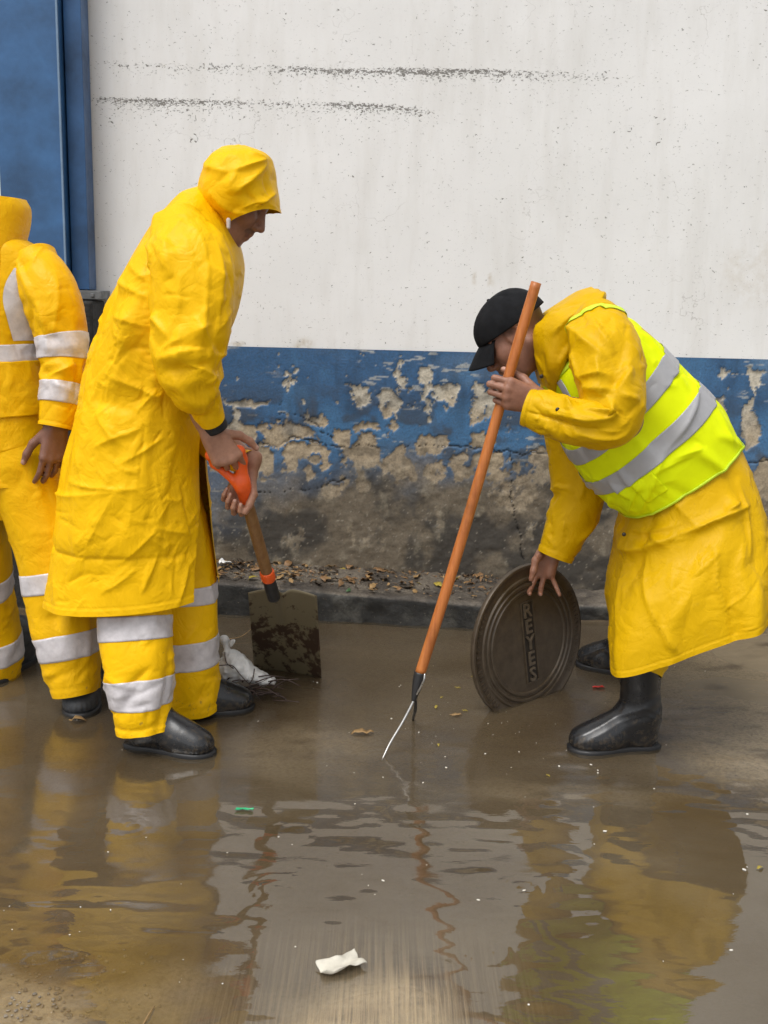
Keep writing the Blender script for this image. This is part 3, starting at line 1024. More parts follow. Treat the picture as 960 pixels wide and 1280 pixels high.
cl = mixc(nt, math_n(nt, 'MULTIPLY', cc, .85), cl, (.13, .12, .105))
vc = N(nt, 'ShaderNodeTexVoronoi', feature='DISTANCE_TO_EDGE', Scale=1.5)
dv = N(nt, 'ShaderNodeVectorMath', operation='ADD')
nz3 = N(nt, 'ShaderNodeTexNoise', Scale=4.0, Detail=5.0)
nt.links.new(v, nz3.inputs['Vector']); nt.links.new(v, dv.inputs[0]); nt.links.new(nz3.outputs['Color'], dv.inputs[1])
nt.links.new(dv.outputs[0], vc.inputs['Vector'])
hair = math_n(nt, 'MULTIPLY', ramp(nt, vc.outputs['Distance'], [(0, 1.0), (.006, 0.0)]), ramp(nt, noise_t(nt, v, 2.3, 3), [(.5, 0.0), (.65, .55)]))
cl = mixc(nt, hair, cl, (.38, .36, .33))
nt.links.new(cl, b.inputs['Base Color'])
b.inputs['Roughness'].default_value = .75
p1 = bump(nt, b, noise_t(nt, v, 55, 6, .65), .14, .004)
bump(nt, b, math_n(nt, 'MULTIPLY', cc, -1.0), .6, .003, p1)
up.data.materials.append(m)
# back and top of the wall, so that it has its thickness
t0, t1, zt = WALL_Y + .012, WALL_Y + .26, 3.4
bx = [(-12, t0, -.1), (12, t0, -.1), (12, t1, -.1), (-12, t1, -.1), (-12, t0, zt), (12, t0, zt), (12, t1, zt), (-12, t1, zt)]
mesh_obj('masonry', bx, [(0, 3, 2, 1), (4, 5, 6, 7), (0, 1, 5, 4), (1, 2, 6, 5), (2, 3, 7, 6), (3, 0, 4, 7)], m, wall, smooth=False)

# ---- kerb: a narrow concrete ledge along the wall, breaking off by the drain
k0, k1 = G(270, 769), G(593, 787)
def kerb_front(x):
    y = k0[1] + (x - k0[0]) * (k1[1] - k0[1]) / (k1[0] - k0[0])
    return np.clip(y, 3.72, 4.10)
def kerb_mesh(name, x0, x1, frontf, ztop, par_seed):
    a_, b_ = max(x0, -2.2), min(x1, 2.2)
    xs = np.unique(np.concatenate([np.arange(x0, a_, .15), np.arange(a_, b_, .012), [b_], np.arange(b_ + .15, x1 + .01, .15)]))
    prof = []
    n1, n2 = 14, 30
    for i in range(n1): prof.append((0.0, -.06 + (i / n1)))       # front face: t 0..1 of the height
    K = []
    for i, x in enumerate(xs):
        yf = float(frontf(x)); zt = float(ztop(x))
        row = [(x, yf + .012 * (1 - t), -.06 + (zt + .06 - .012) * t) for t in np.linspace(0, 1, n1)]
        row += [(x, yf + .004, zt - .005), (x, yf + .012, zt)]
        yw = WALL_Y + .02
        row += [(x, yf + .012 + (yw - yf - .012) * t, zt + .012 * t) for t in np.linspace(.04, 1, n2)]
        K.append(row)
    K = np.array(K)
    p = K.copy()
    p[..., 2] *= 1.0
    d = .010 * fbm(K, 6, 3, par_seed) + .007 * fbm(K, 24, 4, par_seed + 3)
    nn = grid_normals(K, False)
    if nn[len(K) // 2, -3, 2] < 0: nn = -nn
    K = K + nn * d[..., None]
    f = grid_faces(K.shape[0], K.shape[1], False)
    v0 = K.reshape(-1, 3); q = f[K.shape[1] // 2 + 10]
    if np.cross(v0[q[1]] - v0[q[0]], v0[q[2]] - v0[q[1]])[2] < 0: f = f[:, ::-1]
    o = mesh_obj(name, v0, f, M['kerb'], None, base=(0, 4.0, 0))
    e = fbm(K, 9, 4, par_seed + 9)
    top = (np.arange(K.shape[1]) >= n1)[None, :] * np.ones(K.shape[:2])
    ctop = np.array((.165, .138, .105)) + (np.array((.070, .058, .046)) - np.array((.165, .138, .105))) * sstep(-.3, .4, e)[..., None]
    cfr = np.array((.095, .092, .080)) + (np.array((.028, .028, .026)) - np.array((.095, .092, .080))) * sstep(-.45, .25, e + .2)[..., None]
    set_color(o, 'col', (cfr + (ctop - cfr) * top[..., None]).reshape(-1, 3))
    o['kind'] = 'structure'
    return o
m, nt, b = new_mat('damp_kerb_concrete')
at = N(nt, 'ShaderNodeAttribute', attribute_name='col')
v = coord(nt)
n1 = noise_t(nt, v, 80, 7, .72)
c = mixc(nt, ramp(nt, n1, [(.38, 0.0), (.70, .65)]), at.outputs['Color'], (.012, .011, .010))
c = mixc(nt, ramp(nt, noise_t(nt, v, 130, 3, .6), [(.66, 0.0), (.74, .7)]), c, (.26, .22, .17))
nt.links.new(c, b.inputs['Base Color'])
nt.links.new(ramp(nt, n1, [(.3, .4), (.7, .8)]), b.inputs['Roughness'])
bump(nt, b, n1, .8, .006)
M['kerb'] = m
def ztop_left(x):
    a, b_ = P(270, 728, kerb_front(P(270, 728, 3.95)[0]))[2], P(600, 756, kerb_front(.36))[2]
    xa, xb = P(270, 728, 3.95)[0], .36
    return max(.05, min(.17, a + (x - xa) * (b_ - a) / (xb - xa)))
xe = P(665, 780, 3.95)[0]
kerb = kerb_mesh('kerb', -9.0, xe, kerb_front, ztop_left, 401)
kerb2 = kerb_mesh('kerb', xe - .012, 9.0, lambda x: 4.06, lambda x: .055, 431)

# ---- blue steel gate post and leaf at the left, on a dark plinth
M['bluesteel'] = plain('blue_gate_enamel', (.034, .105, .240), .40, .38, 5, bmp=.25, bscale=40, bdist=.003)
M['bluesteel2'] = plain('dark_blue_post_enamel', (.024, .082, .200), .42, .40, 6, bmp=.3, bscale=40, bdist=.003)
M['plinth'] = plain('near_black_plinth', (.012, .011, .010), .7, .5, 30, bmp=.8, bscale=60, bdist=.006)
M['plate'] = plain('dull_grey_steel', (.12, .125, .13), .5, .4, 30, bmp=.4)
def box(name, lo, hi, mat, parent, bev=.003, base=None):
    (x0, y0, z0), (x1, y1, z1) = lo, hi
    v = [(x0, y0, z0), (x1, y0, z0), (x1, y1, z0), (x0, y1, z0), (x0, y0, z1), (x1, y0, z1), (x1, y1, z1), (x0, y1, z1)]
    o = mesh_obj(name, v, [(0, 3, 2, 1), (4, 5, 6, 7), (0, 1, 5, 4), (1, 2, 6, 5), (2, 3, 7, 6), (3, 0, 4, 7)], mat, parent, smooth=False, base=base)
    if bev: bevel(o, bev)
    return o
gate = thing('gate_post', 'tall blue steel gate frame standing against the white wall behind the yellow suits', 'gate', (-1.2, 4.2, 0))
gy0 = 4.10
zb = P(100, 362, gy0)[2]
xa, xb, xc = P(1, 200, gy0)[0], P(80, 200, gy0)[0], P(104, 200, gy0)[0]
box('wide_panel', (xa, gy0 - .02, zb - .02), (xb, gy0 + .13, 3.3), M['bluesteel'], gate)
box('edge_lip', (xb - .004, gy0 - .030, zb - .02), (xb + .003, gy0 - .021, 3.3), plain('worn_edge', (.17, .26, .38), .5), gate, .001)
box('jamb', (xb + .006, gy0 + .03, zb), (xc, gy0 + .13, 3.3), M['bluesteel2'], gate)
box('base_plate', (xb - .03, gy0 - .01, zb - .035), (xc + .05, gy0 + .14, zb - .003), M['plate'], gate, .002)
box('bolt', (xc + .015, gy0 - .016, zb - .026), (xc + .028, gy0 - .009, zb - .013), M['plate'], gate, .002)
xl = P(-60, 200, gy0)[0]
box('leaf_panel', (xa - 1.6, gy0 + .02, .12), (xa - .006, gy0 + .06, 3.3), plain('pale_gate_enamel', (.62, .62, .60), .5, .08), gate)
pl = box('plinth', (xa - .6, gy0 - .05, -.05), (xb + .10, gy0 + .14, zb - .04), M['plinth'], None, .01, base=(xa, 4.1, 0))  # near-black block stands in for a dark area of unclear cause
tag(pl, 'near-black plinth under the blue gate frame', 'plinth')
# ------------------------------------------------------------------ people
def frame(f, u):
    f = unit(f); l = unit(np.cross(u, f)); u = np.cross(f, l)
    return f, l, u

def head_sdf(s, C, f, u, sc=1.0, skin=(.3, .14, .09), stubble=True):
    f, l, u = frame(f, u)
    A = np.array((f, l, u))
    def p(x, y, z): return C + sc * (x * f + y * l + z * u)
    def E(c, r, k=.02, sub=False): s.ell(p(*c), A, np.array(r) * sc, k * sc, sub)
    E((-.012, 0, .022), (.094, .074, .074))
    E((.022, 0, -.030), (.070, .062, .080), .03)
    E((.036, 0, -.078), (.050, .049, .034), .03)
    s.cap(p(.066, .012, -.104), p(.066, -.012, -.104), .018 * sc, None, .02)
    for y in (-1, 1):
        E((.058, y * .042, -.028), (.030, .026, .030), .025)
        s.cap(p(.080, y * .012, .024), p(.070, y * .046, .022), .011 * sc, .009 * sc, .014)
        s.cap(p(-.004, y * .058, -.045), p(.045, y * .040, -.092), .020 * sc, .018 * sc, .02)
    for y in (-1, 1):
        E((.090, y * .031, .003), (.016, .018, .011), .010, True)
        E((.070, y * .031, .003), (.0145, .0145, .0125), .003)
    s.cap(p(.084, 0, .012), p(.112, 0, -.030), .0085 * sc, .012 * sc, .010)
    for y in (-1, 1):
        E((.100, y * .012, -.036), (.012, .0085, .009), .006)
    s.cap(p(.092, 0, -.046), p(.092, 0, -.054), .012 * sc, None, .012)
    s.cap(p(.088, .020, -.064), p(.098, 0, -.061), .0055 * sc, .0075 * sc, .006)
    s.cap(p(.088, -.020, -.064), p(.098, 0, -.061), .0055 * sc, .0075 * sc, .006)
    s.cap(p(.086, .018, -.075), p(.094, 0, -.076), .006 * sc, .008 * sc, .006)
    s.cap(p(.086, -.018, -.075), p(.094, 0, -.076), .006 * sc, .008 * sc, .006)
    for y in (-1, 1):
        # ear: rim, lobe and a hollow
        e = [(.004, .030), (-.012, .034), (-.026, .022), (-.028, .002), (-.018, -.018), (-.004, -.026)]
        for (x0, z0), (x1, z1) in zip(e[:-1], e[1:]):
            s.cap(p(x0 + .024, y * (.073 + .25 * abs(x0)), z0 + .001), p(x1 + .024, y * (.073 + .25 * abs(x1)), z1 + .001), .0058 * sc, None, .004)
        E((.016, y * .068, .005), (.020, .008, .026), .006)
        E((.018, y * .080, .005), (.010, .007, .013), .004, True)
        s.cap(p(.032, y * .070, -.001), p(.030, y * .071, -.013), .006 * sc, None, .004)
    dk = np.array((.012, .009, .008))
    lip = np.array(skin) * np.array((1.0, .75, .8)) * .8
    for y in (-1, 1):
        for t in np.linspace(0, 1, 5):
            s.dab(p(.088 - .012 * t, y * (.014 + .036 * t), .030 - .006 * t), .008 * sc, dk, .8)
            s.dab(p(.082, y * (.020 + .024 * t), .003), .0065 * sc, (.03, .018, .014), .8)  # dark eye line that also carries the shade over the whites
        for t in np.linspace(-1, 1, 7):
            s.dab(p(.094, .022 * t, -.069), .008 * sc, lip, .8)
        if stubble:
            for t in np.linspace(0, 1, 6):
                s.dab(p(.098 - .012 * t, y * (.004 + .024 * t), -.052 - .006 * t), .010 * sc, dk, .75)
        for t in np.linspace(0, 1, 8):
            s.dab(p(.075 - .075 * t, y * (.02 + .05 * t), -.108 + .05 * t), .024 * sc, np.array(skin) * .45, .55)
    s.dab(p(-.055, 0, .005), .072 * sc, dk, .95)
    s.dab(p(-.03, 0, .065), .072 * sc, dk, .95)
    s.dab(p(.022, 0, .085), .050 * sc, dk, .95)
    for y in (-1, 1): s.dab(p(.018, y * .066, .022), .022 * sc, dk, .9)
    return p

FING = [(.030, .044, .026, .022, .0092), (.010, .048, .030, .023, .0095), (-.011, .045, .028, .022, .0090), (-.030, .035, .022, .020, .0080)]
def hand_sdf(s, wrist, F, Nn, side, curl, spread=(6, 2, -2, -7), thumb=((.55, .6, -.45), (.8, .35, -.5), (.85, .1, -.5)), sc=1.0, nail=(.62, .38, .30)):
    F, Nn = unit(F), np.asarray(Nn, float)
    Nn = unit(Nn - (Nn @ F) * F)
    S = np.cross(F, Nn) * (1 if side == 'L' else -1)
    def p(a, b, c): return wrist + sc * (a * F + b * S + c * Nn)
    s.cap(p(-.05, .010, 0), p(.012, .013, 0), .021 * sc, .019 * sc, .012)
    s.cap(p(-.05, -.010, 0), p(.012, -.013, 0), .021 * sc, .018 * sc, .012)
    kn = []
    for q, (sy, l1, l2, l3, r) in enumerate(FING):
        kz = (.002, .005, .003, -.003)[q]
        kf = (.090, .094, .089, .080)[q]
        k = p(kf, sy, kz)
        s.cap(p(.008, sy * .6, -.002), k, .0150 * sc, .0125 * sc, .014)
        kn.append(k)
        s.ell(p(kf, sy, kz + .002), np.eye(3), np.array((.0115,) * 3) * sc, .006)
    s.cap(p(.03, -.020, -.008), p(.075, -.024, -.006), .014 * sc, .012 * sc, .014)
    for q, (sy, l1, l2, l3, r) in enumerate(FING):
        a = R(spread[q])
        d0 = math.cos(a) * F + math.sin(a) * S
        cur = kn[q]; ang = 0
        for j, (L, rr0, rr1) in enumerate(((l1, r, r * .95), (l2, r * .95, r * .88), (l3, r * .88, r * .72))):
            ang += curl[q][j]
            dd = math.cos(R(ang)) * d0 - math.sin(R(ang)) * Nn
            nx = cur + dd * L * sc
            s.cap(cur, nx, rr0 * sc, rr1 * sc, .0025)
            cur = nx
        nd = math.sin(R(ang)) * d0 + math.cos(R(ang)) * Nn
        s.dab(cur + nd * r * .75 * sc + dd * .002, .0062 * sc, nail, .8)
    cur = p(.022, .024, -.010)
    for (df, ds, dn), L, r0, r1 in zip(thumb, (.046, .034, .027), (.0165, .0118, .0108), (.0118, .0108, .0085)):
        dd = unit(df * F + ds * S + dn * Nn)
        nx = cur + dd * L * sc
        s.cap(cur, nx, r0 * sc, r1 * sc, .006)
        cur = nx
    tn = unit(S * .6 + Nn * .6)
    s.dab(cur + tn * .007 * sc, .0085 * sc, nail, .75)

def limb(s, pts, rs, k=.03):
    for a, b, ra, rb in zip(pts[:-1], pts[1:], rs[:-1], rs[1:]): s.cap(a, b, ra, rb, k)

def build_body(name, s, parent, skin, h=.0034):
    v, f = surface(s, h)
    o = mesh_obj(name, v, f, M['skin'], parent)
    c = np.tile(np.array(skin), (len(v), 1))
    wts = 0
    for ce, r, colr, st in s.paint:
        d = np.linalg.norm(v - ce, axis=1)
        w = (st * (1 - sstep(.6 * r, 1.15 * r, d)))[:, None]
        c = c + (colr - c) * w
    set_color(o, 'skin', c)
    return o

def boot(heel, toe, top, parent, mat, ribs=True, wide=1.0, topr=.058, ridge=()):
    heel, toe, top = map(lambda q: np.array(q, float), (heel, toe, top))
    z0 = -.012
    heel[2] = toe[2] = z0
    fx = unit(toe - heel); L = np.linalg.norm(toe - heel) / .29
    up = np.array((0, 0, 1.0)); ly = np.cross(up, fx)
    A = np.array((fx, ly, up))
    def p(x, y, z): return heel + L * x * fx + wide * y * ly + z * up
    s = SDF()
    s.ell(p(.048, 0, .052), A, (.050 * L, .037 * wide, .056), .02)
    s.cap(p(.06, 0, .055), p(.17, 0, .048), .038, .040, .03)
    s.ell(p(.195, 0, .044), A, (.078 * L, .047 * wide, .044), .03)
    s.ell(p(.236, -.003, .040), A, (.054 * L, .044 * wide, .036), .02)
    s.cap(p(.062, 0, .125), p(.185, 0, .060), .046, .030, .04)
    s.cap(p(.062, 0, .115), top, .050, topr, .04)
    tp = p(.20, 0, .0)
    def post(q, d):
        l = (q - heel)
        x, z = l @ fx / L, l[:, 2]
        d = np.maximum(d, .014 - z)
        if ribs:
            m = sstep(.205, .235, x) * sstep(.066, .050, z) if False else sstep(.205, .235, x) * (1 - sstep(.045, .062, z))
            ang = np.arctan2((q - tp) @ ly, (q - tp) @ fx)
            d = d - .0010 * m * np.sin(ang * 34)
        ax = (z - .115 + .35 * (x - .06))
        for zc, am in ridge:
            d = d - am * np.exp(-((z + .45 * np.abs(x - .075) - zc) / .0035) ** 2)
        d = d - .0012 * np.sin(z * 150 + x * 60) * np.exp(-((z - .14) / .05) ** 2)
        return d
    v, f = surface(s, .0037, post)
    o = mesh_obj('boot', v, f, mat, parent)
    # sole
    out = []
    prof = [(0, .020), (.012, .031), (.045, .038), (.10, .034), (.15, .040), (.20, .049), (.24, .047), (.268, .036), (.286, .018), (.291, 0)]
    xs_, ws_ = zip(*prof)
    loop = [(x, w) for x, w in prof[:-1]] + [(.2915, 0)] + [(x, -w) for x, w in prof[:-1][::-1]]
    loop = np.array(loop)
    rings_ = []
    for zz, e in ((0, .97), (.004, 1.03), (.020, 1.05), (.024, 1.0)):
        rings_.append([p(.145 + (x - .145) * e, w * e, zz) for x, w in loop])
    n = len(loop)
    vv = np.array(rings_).reshape(-1, 3)
    ff = [tuple(i * n + np.array((j, (j + 1) % n, n + (j + 1) % n, n + j))) for i in range(3) for j in range(n)]
    ff = [t[::-1] for t in ff]
    ff.append(tuple(range(n))); ff.append(tuple(3 * n + np.arange(n))[::-1])
    so = mesh_obj('sole', vv, ff, M['sole'], o)
    bm = bmesh.new(); bm.from_mesh(so.data); bmesh.ops.recalc_face_normals(bm, faces=bm.faces); bm.to_mesh(so.data); bm.free()
    return o

def hem_fold(X, closed, rows_n, d=.0016):
    """turned hem: the last rows stand a little proud with a groove above"""
    nn = grid_normals(X, closed)
    k = X.shape[0]
    X = X.copy()
    X[k - rows_n:] += nn[k - rows_n:] * d
    X[k - rows_n - 1] -= nn[k - rows_n - 1] * d
    return X

def seam(X, closed, col, d=.003):
    nn = grid_normals(X, closed)
    X = X.copy()
    X[:, col] -= nn[:, col] * d
    X[:, col + 1] += nn[:, col + 1] * d * .7
    X[:, col + 2] += nn[:, col + 2] * d * .5
    return X

def crease(X, closed, segs):
    """folds that run between two places given as (row, col) fractions: (r0,c0,r1,c1,width m,height m)"""
    nn = grid_normals(X, closed)
    rows, cols = X.shape[:2]
    Y = X.copy()
    for r0, c0, r1, c1, w, hgt in segs:
        a = X[int(r0 * (rows - 1)), int(c0 * (cols - 1))]; b = X[int(r1 * (rows - 1)), int(c1 * (cols - 1))]
        ab = b - a
        t = np.clip(((X - a) @ ab) / (ab @ ab), 0, 1)
        d = np.linalg.norm(X - a - t[..., None] * ab, axis=2)
        fall = np.sin(np.pi * np.clip(t * .9 + .05, 0, 1)) ** .6
        prof = np.exp(-(d / w) ** 2) * 1.35 - .5 * np.exp(-(d / (2.2 * w)) ** 2)
        Y += nn * (prof * fall * hgt)[..., None]
    return Y

# ================================================================== the man with the shovel
A = thing('person', 'man in hooded long yellow raincoat and striped trousers, leaning on a square shovel', 'person', G(235, 915))
YA = 2.92
SK_A = (.36, .175, .105)
s = SDF()
fA = np.array((.77, 0, -.64)); uA = np.array((.64, 0, .77))
hc = P(297, 243, YA)
head_sdf(s, hc, fA, uA, .92, (.25, .12, .08))
limb(s, [hc - .04 * fA - .08 * uA, P(266, 290, YA), P(240, 345, YA)], [.050, .055, .08], .05)
s.ell(P(228, 380, YA), np.array((unit((1, 0, .3)), (0, 1, 0), unit((-.3, 0, 1)))), (.085, .15, .15), .05)
s.ell(P(185, 470, YA), np.eye(3), (.10, .14, .16), .06)
s.ell(P(172, 560, YA), np.eye(3), (.11, .155, .12), .06)
sh_n, sh_f = P(238, 322, 2.79), P(238, 325, 3.07)
el_n, el_f = P(226, 455, 2.70), P(226, 515, 3.08)
wr_n = P(266, 528, 2.76)
# near (right) hand closes on the cross bar of the grip
GRIP = P(280, 567, 2.78)
SH0, SH1 = P(301, 600, 2.80), P(341, 742, 3.05)     # shaft axis, upper and lower end
sdir = unit(SH1 - SH0)
bar = unit(np.cross(sdir, (0, 1, 0)))
if bar[0] < 0: bar = -bar
Nn = unit(np.array((.15, -1, .25)))
Fn = unit(np.array((.50, 0, -.86)) - 0)
hw = GRIP - .064 * Fn + .029 * Nn
limb(s, [P(235, 330, YA), sh_n, el_n, hw - .03 * Fn], [.055, .052, .045, .026], .03)
hand_sdf(s, hw, Fn, Nn, 'R', [(48, 62, 35), (58, 66, 35), (62, 68, 40), (66, 66, 40)], thumb=((.50, .72, -.15), (.80, .48, -.2), (.96, .22, -.2)), sc=.96)
# far (left) hand wraps the socket below the grip
Q2 = SH0 + sdir * .035
F2 = unit(np.array((-.30, -.15, -.93))); N2 = np.array((.25, 1, .1))
N2 = unit(N2 - (N2 @ F2) * F2)
hw2 = Q2 - .058 * F2 + .032 * N2 - np.array((.018, 0, .006))
limb(s, [P(235, 335, YA), sh_f, el_f, hw2 - .03 * F2], [.055, .052, .045, .026], .03)
hand_sdf(s, hw2, F2, N2, 'L', [(38, 72, 50), (44, 78, 50), (50, 80, 50), (54, 78, 50)], thumb=((.75, .55, -.35), (.93, .05, -.35), (.95, -.1, -.3)), sc=.9)
# legs
hp_n, hp_f = P(172, 600, 2.83), P(180, 600, 3.02)
hlA, hlB = (G(160, 929), G(267, 943)), (G(213, 893), G(316, 883))
def ankle(h): return h[0] + .07 * unit(h[1] - h[0]) + np.array((0, 0, .09))
def toes(h): return h[0] + .18 * unit(h[1] - h[0]) + np.array((0, 0, .035))
an_n, an_f = ankle(hlA), ankle(hlB)
limb(s, [P(172, 560, YA), hp_n, P(176, 750, an_n[1] + .08), an_n, toes(hlA)], [.10, .085, .058, .036, .03], .04)
limb(s, [P(172, 560, YA), hp_f, P(232, 740, 3.04), an_f, toes(hlB)], [.10, .085, .058, .036, .03], .04)
s.dab(hc + fA * .06, .09, np.array((.25, .125, .085)), .6)
build_body('body', s, A, SK_A, .0041)

Folds.gain = 2.1
# coat
ringsA = [(250, 236, 292, 286, YA, .075), (228, 246, 301, 318, YA, .15), (196, 282, 303, 345, YA, .20), (160, 342, 296, 385, YA, .215), (131, 408, 280, 430, YA, .215),
          (108, 490, 262, 490, 2.93, .215), (92, 565, 255, 555, 2.93, .225), (78, 650, 261, 640, 2.93, .24), (70, 698, 265, 684, 2.93, .235), (64, 743, 271, 732, 2.93, .245)]
X = loft_pairs(ringsA, 270, 340, 2.3, [-4, -4, -4, -3, -2, 2, 4, 5, 6, 7], [0, 0, 0, 0, 2, 6, 12, 22, 30, 36], False)
rr = np.linspace(0, 1, 270)[:, None]
X = drape(X, False, (.012 + .014 * rr, .012), None, 11, amp=.010, pin=(4, 0), aniso=(1, 1, .4), step=10, sharp=4, nz=(3.5, .010))
fo = Folds(X, False)
fo.rand(24, (.20, .50), (.014, .028), (.002, .004), (88, 12), (.35, 1, .45, 1), 1, False, 0)
fo.rand(14, (.12, .26), (.012, .022), (.003, .006), (55, 20), (.12, .5, .5, 1), 2, False, 0)
fo.rand(230, (.02, .10), (.0028, .0055), (.0008, .0022), (25, 60), (.30, .98, .42, 1), 3, True, 5)
fo.rand(80, (.06, .20), (.003, .006), (.0008, .0018), (60, 50), (.1, .98, .42, 1), 9, True, 0)
fo.rand(60, (.03, .12), (.006, .010), (.0012, .0028), (60, 40), (.05, .98, .02, .5), 4, True, 5)
fo.rand(80, (.03, .10), (.003, .006), (.0010, .0024), (40, 50), (.06, .5, .45, 1), 7, True, 0)
fo.px([(88, 603, 170, 612, .007, .0045), (170, 612, 258, 638, .007, .005), (234, 694, 257, 640, .006, -.004), (104, 690, 150, 610, .008, .003), (118, 560, 176, 536, .008, .004), (150, 580, 205, 548, .007, .0035),
       (140, 470, 205, 500, .008, .0045), (118, 515, 160, 560, .008, .004), (150, 705, 196, 660, .007, .0035), (196, 660, 240, 668, .006, .003), (178, 742, 200, 690, .006, .0035), (128, 742, 170, 712, .006, .003),
       (150, 350, 186, 372, .010, .006), (140, 395, 186, 408, .010, .006), (165, 330, 188, 352, .008, .004), (200, 270, 250, 262, .010, .004), (210, 286, 196, 330, .008, .004), (222, 762, 236, 706, .006, .004)])
X = fo.done()
X = hem_fold(X, False, 5, .0012)
coatA = sheet('raincoat', X, False, M['coat_a'], A)
XA = X
# near sleeve
slA = [P(226, 283, 2.80), P(238, 330, 2.72), P(239, 395, 2.69), P(236, 445, 2.68), P(244, 482, 2.69), P(256, 506, 2.72), P(265, 524, 2.745)]
X = tube(slA, [(.070, .075), (.104, .085), (.100, .082), (.090, .078), (.068, .065), (.045, .045), (.034, .038)], 140, 126, 2.1)
rr = np.linspace(0, 1, 140)[:, None]
X = drape(X, True, (.012, .012 + .07 * np.exp(-((rr - .70) / .12) ** 2)), None, 23, amp=.012, pin=(3, 3), nz=(6, .007), step=6, sharp=1, aniso=(1, 1, .5))
fo = Folds(X, True)
fo.rand(16, (.12, .26), (.010, .018), (.002, .005), (80, 18), (.05, .7, 0, 1), 5, False, 0)
fo.rand(180, (.02, .09), (.0028, .0055), (.0010, .0026), (50, 55), (.08, .95, 0, 1), 6, True, 0)
fo.px([(190, 393, 214, 424, .007, .006), (197, 449, 254, 437, .007, .007), (200, 440, 236, 418, .006, .005), (213, 462, 248, 512, .007, .005), (243, 395, 268, 443, .007, .005), (238, 415, 262, 405, .006, .004), (249, 290, 250, 434, .003, .0035),
       (273, 305, 270, 420, .008, .005), (197, 294, 221, 322, .008, .005), (205, 300, 214, 345, .007, .004), (232, 450, 268, 470, .006, .005), (255, 480, 274, 468, .005, .004), (225, 340, 220, 400, .008, .004), (260, 330, 282, 350, .007, .004)])
X = fo.done()
slv = sheet('sleeve', X, True, M['coat_a'], coatA)
C0 = tube([P(262, 518, 2.742), P(266.5, 527, 2.750), P(271, 536, 2.758)], [(.031, .035), (.0325, .036), (.0315, .035)], 9, 40)
sheet('cuff', C0, True, M['cuff'], coatA, .002)
# far sleeve
slF = [P(236, 312, 3.00), P(240, 345, 3.09), P(238, 420, 3.12), P(240, 480, 3.10), (el_f + hw2) / 2 + np.array((0, 0, .0)), hw2 - .02 * F2]
X = tube(slF, [(.07, .07), (.09, .08), (.085, .075), (.07, .07), (.05, .05), (.034, .036)], 50, 48)
X = drape(X, True, (.035, .06), None, 29, step=2, pin=(2, 2))
sheet('sleeve', X, True, M['coat_a'], coatA)
# hood
hoodA = [(278, 186, 308, 184, YA, .040), (264, 198, 333, 194, YA, .092), (252, 222, 342, 210, YA, .114), (250, 243, 346, 233, YA, .122), (262, 266, 349, 250, YA, .116), (282, 289, 350, 267, YA, .098)]
X = loft_pairs(hoodA, 60, 108, 2.2)
# lower edge: lifted over the cheek on both sides
th = np.arange(108) / 108 * 2 * np.pi
lift = np.abs(np.sin(th)) ** 1.5 * .020
wgt = sstep(.6, 1, np.linspace(0, 1, 60))[:, None]
X[..., 2] += wgt * lift[None]
X = drape(X, True, (.03, .03), (.004, .004), 37, amp=.010, famp=.003, pin=(0, 1), nz=(7, .008), step=6, sharp=1)
top = X[0].mean(0)
X = np.concatenate([np.repeat((top + np.array((0, 0, .004)))[None, None], 108, 1) + (X[:1] - top) * .02, np.repeat(top[None, None] + np.array((0, 0, .003)), 108, 1) + (X[:1] - top) * .5, X])
fo = Folds(X, True)
fo.px([(293, 214, 334, 200, .006, .007), (294, 243, 334, 203, .006, .007), (320, 256, 306, 234, .006, -.006), (254, 201, 291, 215, .010, .005), (291, 215, 290, 242, .008, .005), (320, 258, 345, 240, .005, .006), (330, 215, 338, 250, .005, -.005),
       (262, 240, 290, 262, .007, .004), (300, 262, 330, 250, .006, .004), (310, 190, 330, 200, .006, .004), (268, 255, 300, 270, .005, .004)])
fo.rand(30, (.02, .06), (.004, .007), (.001, .0025), (30, 60), (.15, 1, 0, 1), 8, True, 0)
X = fo.done()
hd = sheet('hood', X, True, M['coat_a'], coatA)
# toggle at the hood cord
tg = P(285.5, 280, YA - .098)
s = SDF().cap(tg + np.array((0, 0, .010)), tg - np.array((0, 0, .008)), .006, .005)
v, f = surface(s, .002); mesh_obj('cord_toggle', v, f, M['tape'], coatA)
# light lining edge at the chest opening
e = P(299, 352, YA - .03)
# trousers
def leg_grid(path, rad, rows=64, cols=64, seed=0, g=(.02, .02)):
    rows, cols = int(rows * 1.6), 104
    X = tube(path, rad, rows, cols, 2.3)
    rr = np.linspace(0, 1, rows)[:, None]
    X = drape(X, True, (g[0] + .012, g[1] + .11 * sstep(.62, .95, rr)), None, seed, amp=.017, nz=(6, .010), pin=(1, 0), step=7, it=130, sharp=1, aniso=(1, 1, .5))
    fo = Folds(X, True)
    fo.rand(10, (.12, .30), (.010, .020), (.002, .005), (85, 15), (.1, 1, 0, 1), seed, False, 0)
    fo.rand(22, (.05, .16), (.005, .010), (.002, .005), (10, 25), (.55, .97, 0, 1), seed + 1, True, 0)
    fo.rand(80, (.02, .09), (.0028, .0055), (.0008, .002), (40, 60), (.1, .97, 0, 1), seed + 2, True, 0)
    X = fo.done()
    return hem_fold(X, True, 4, .0014)
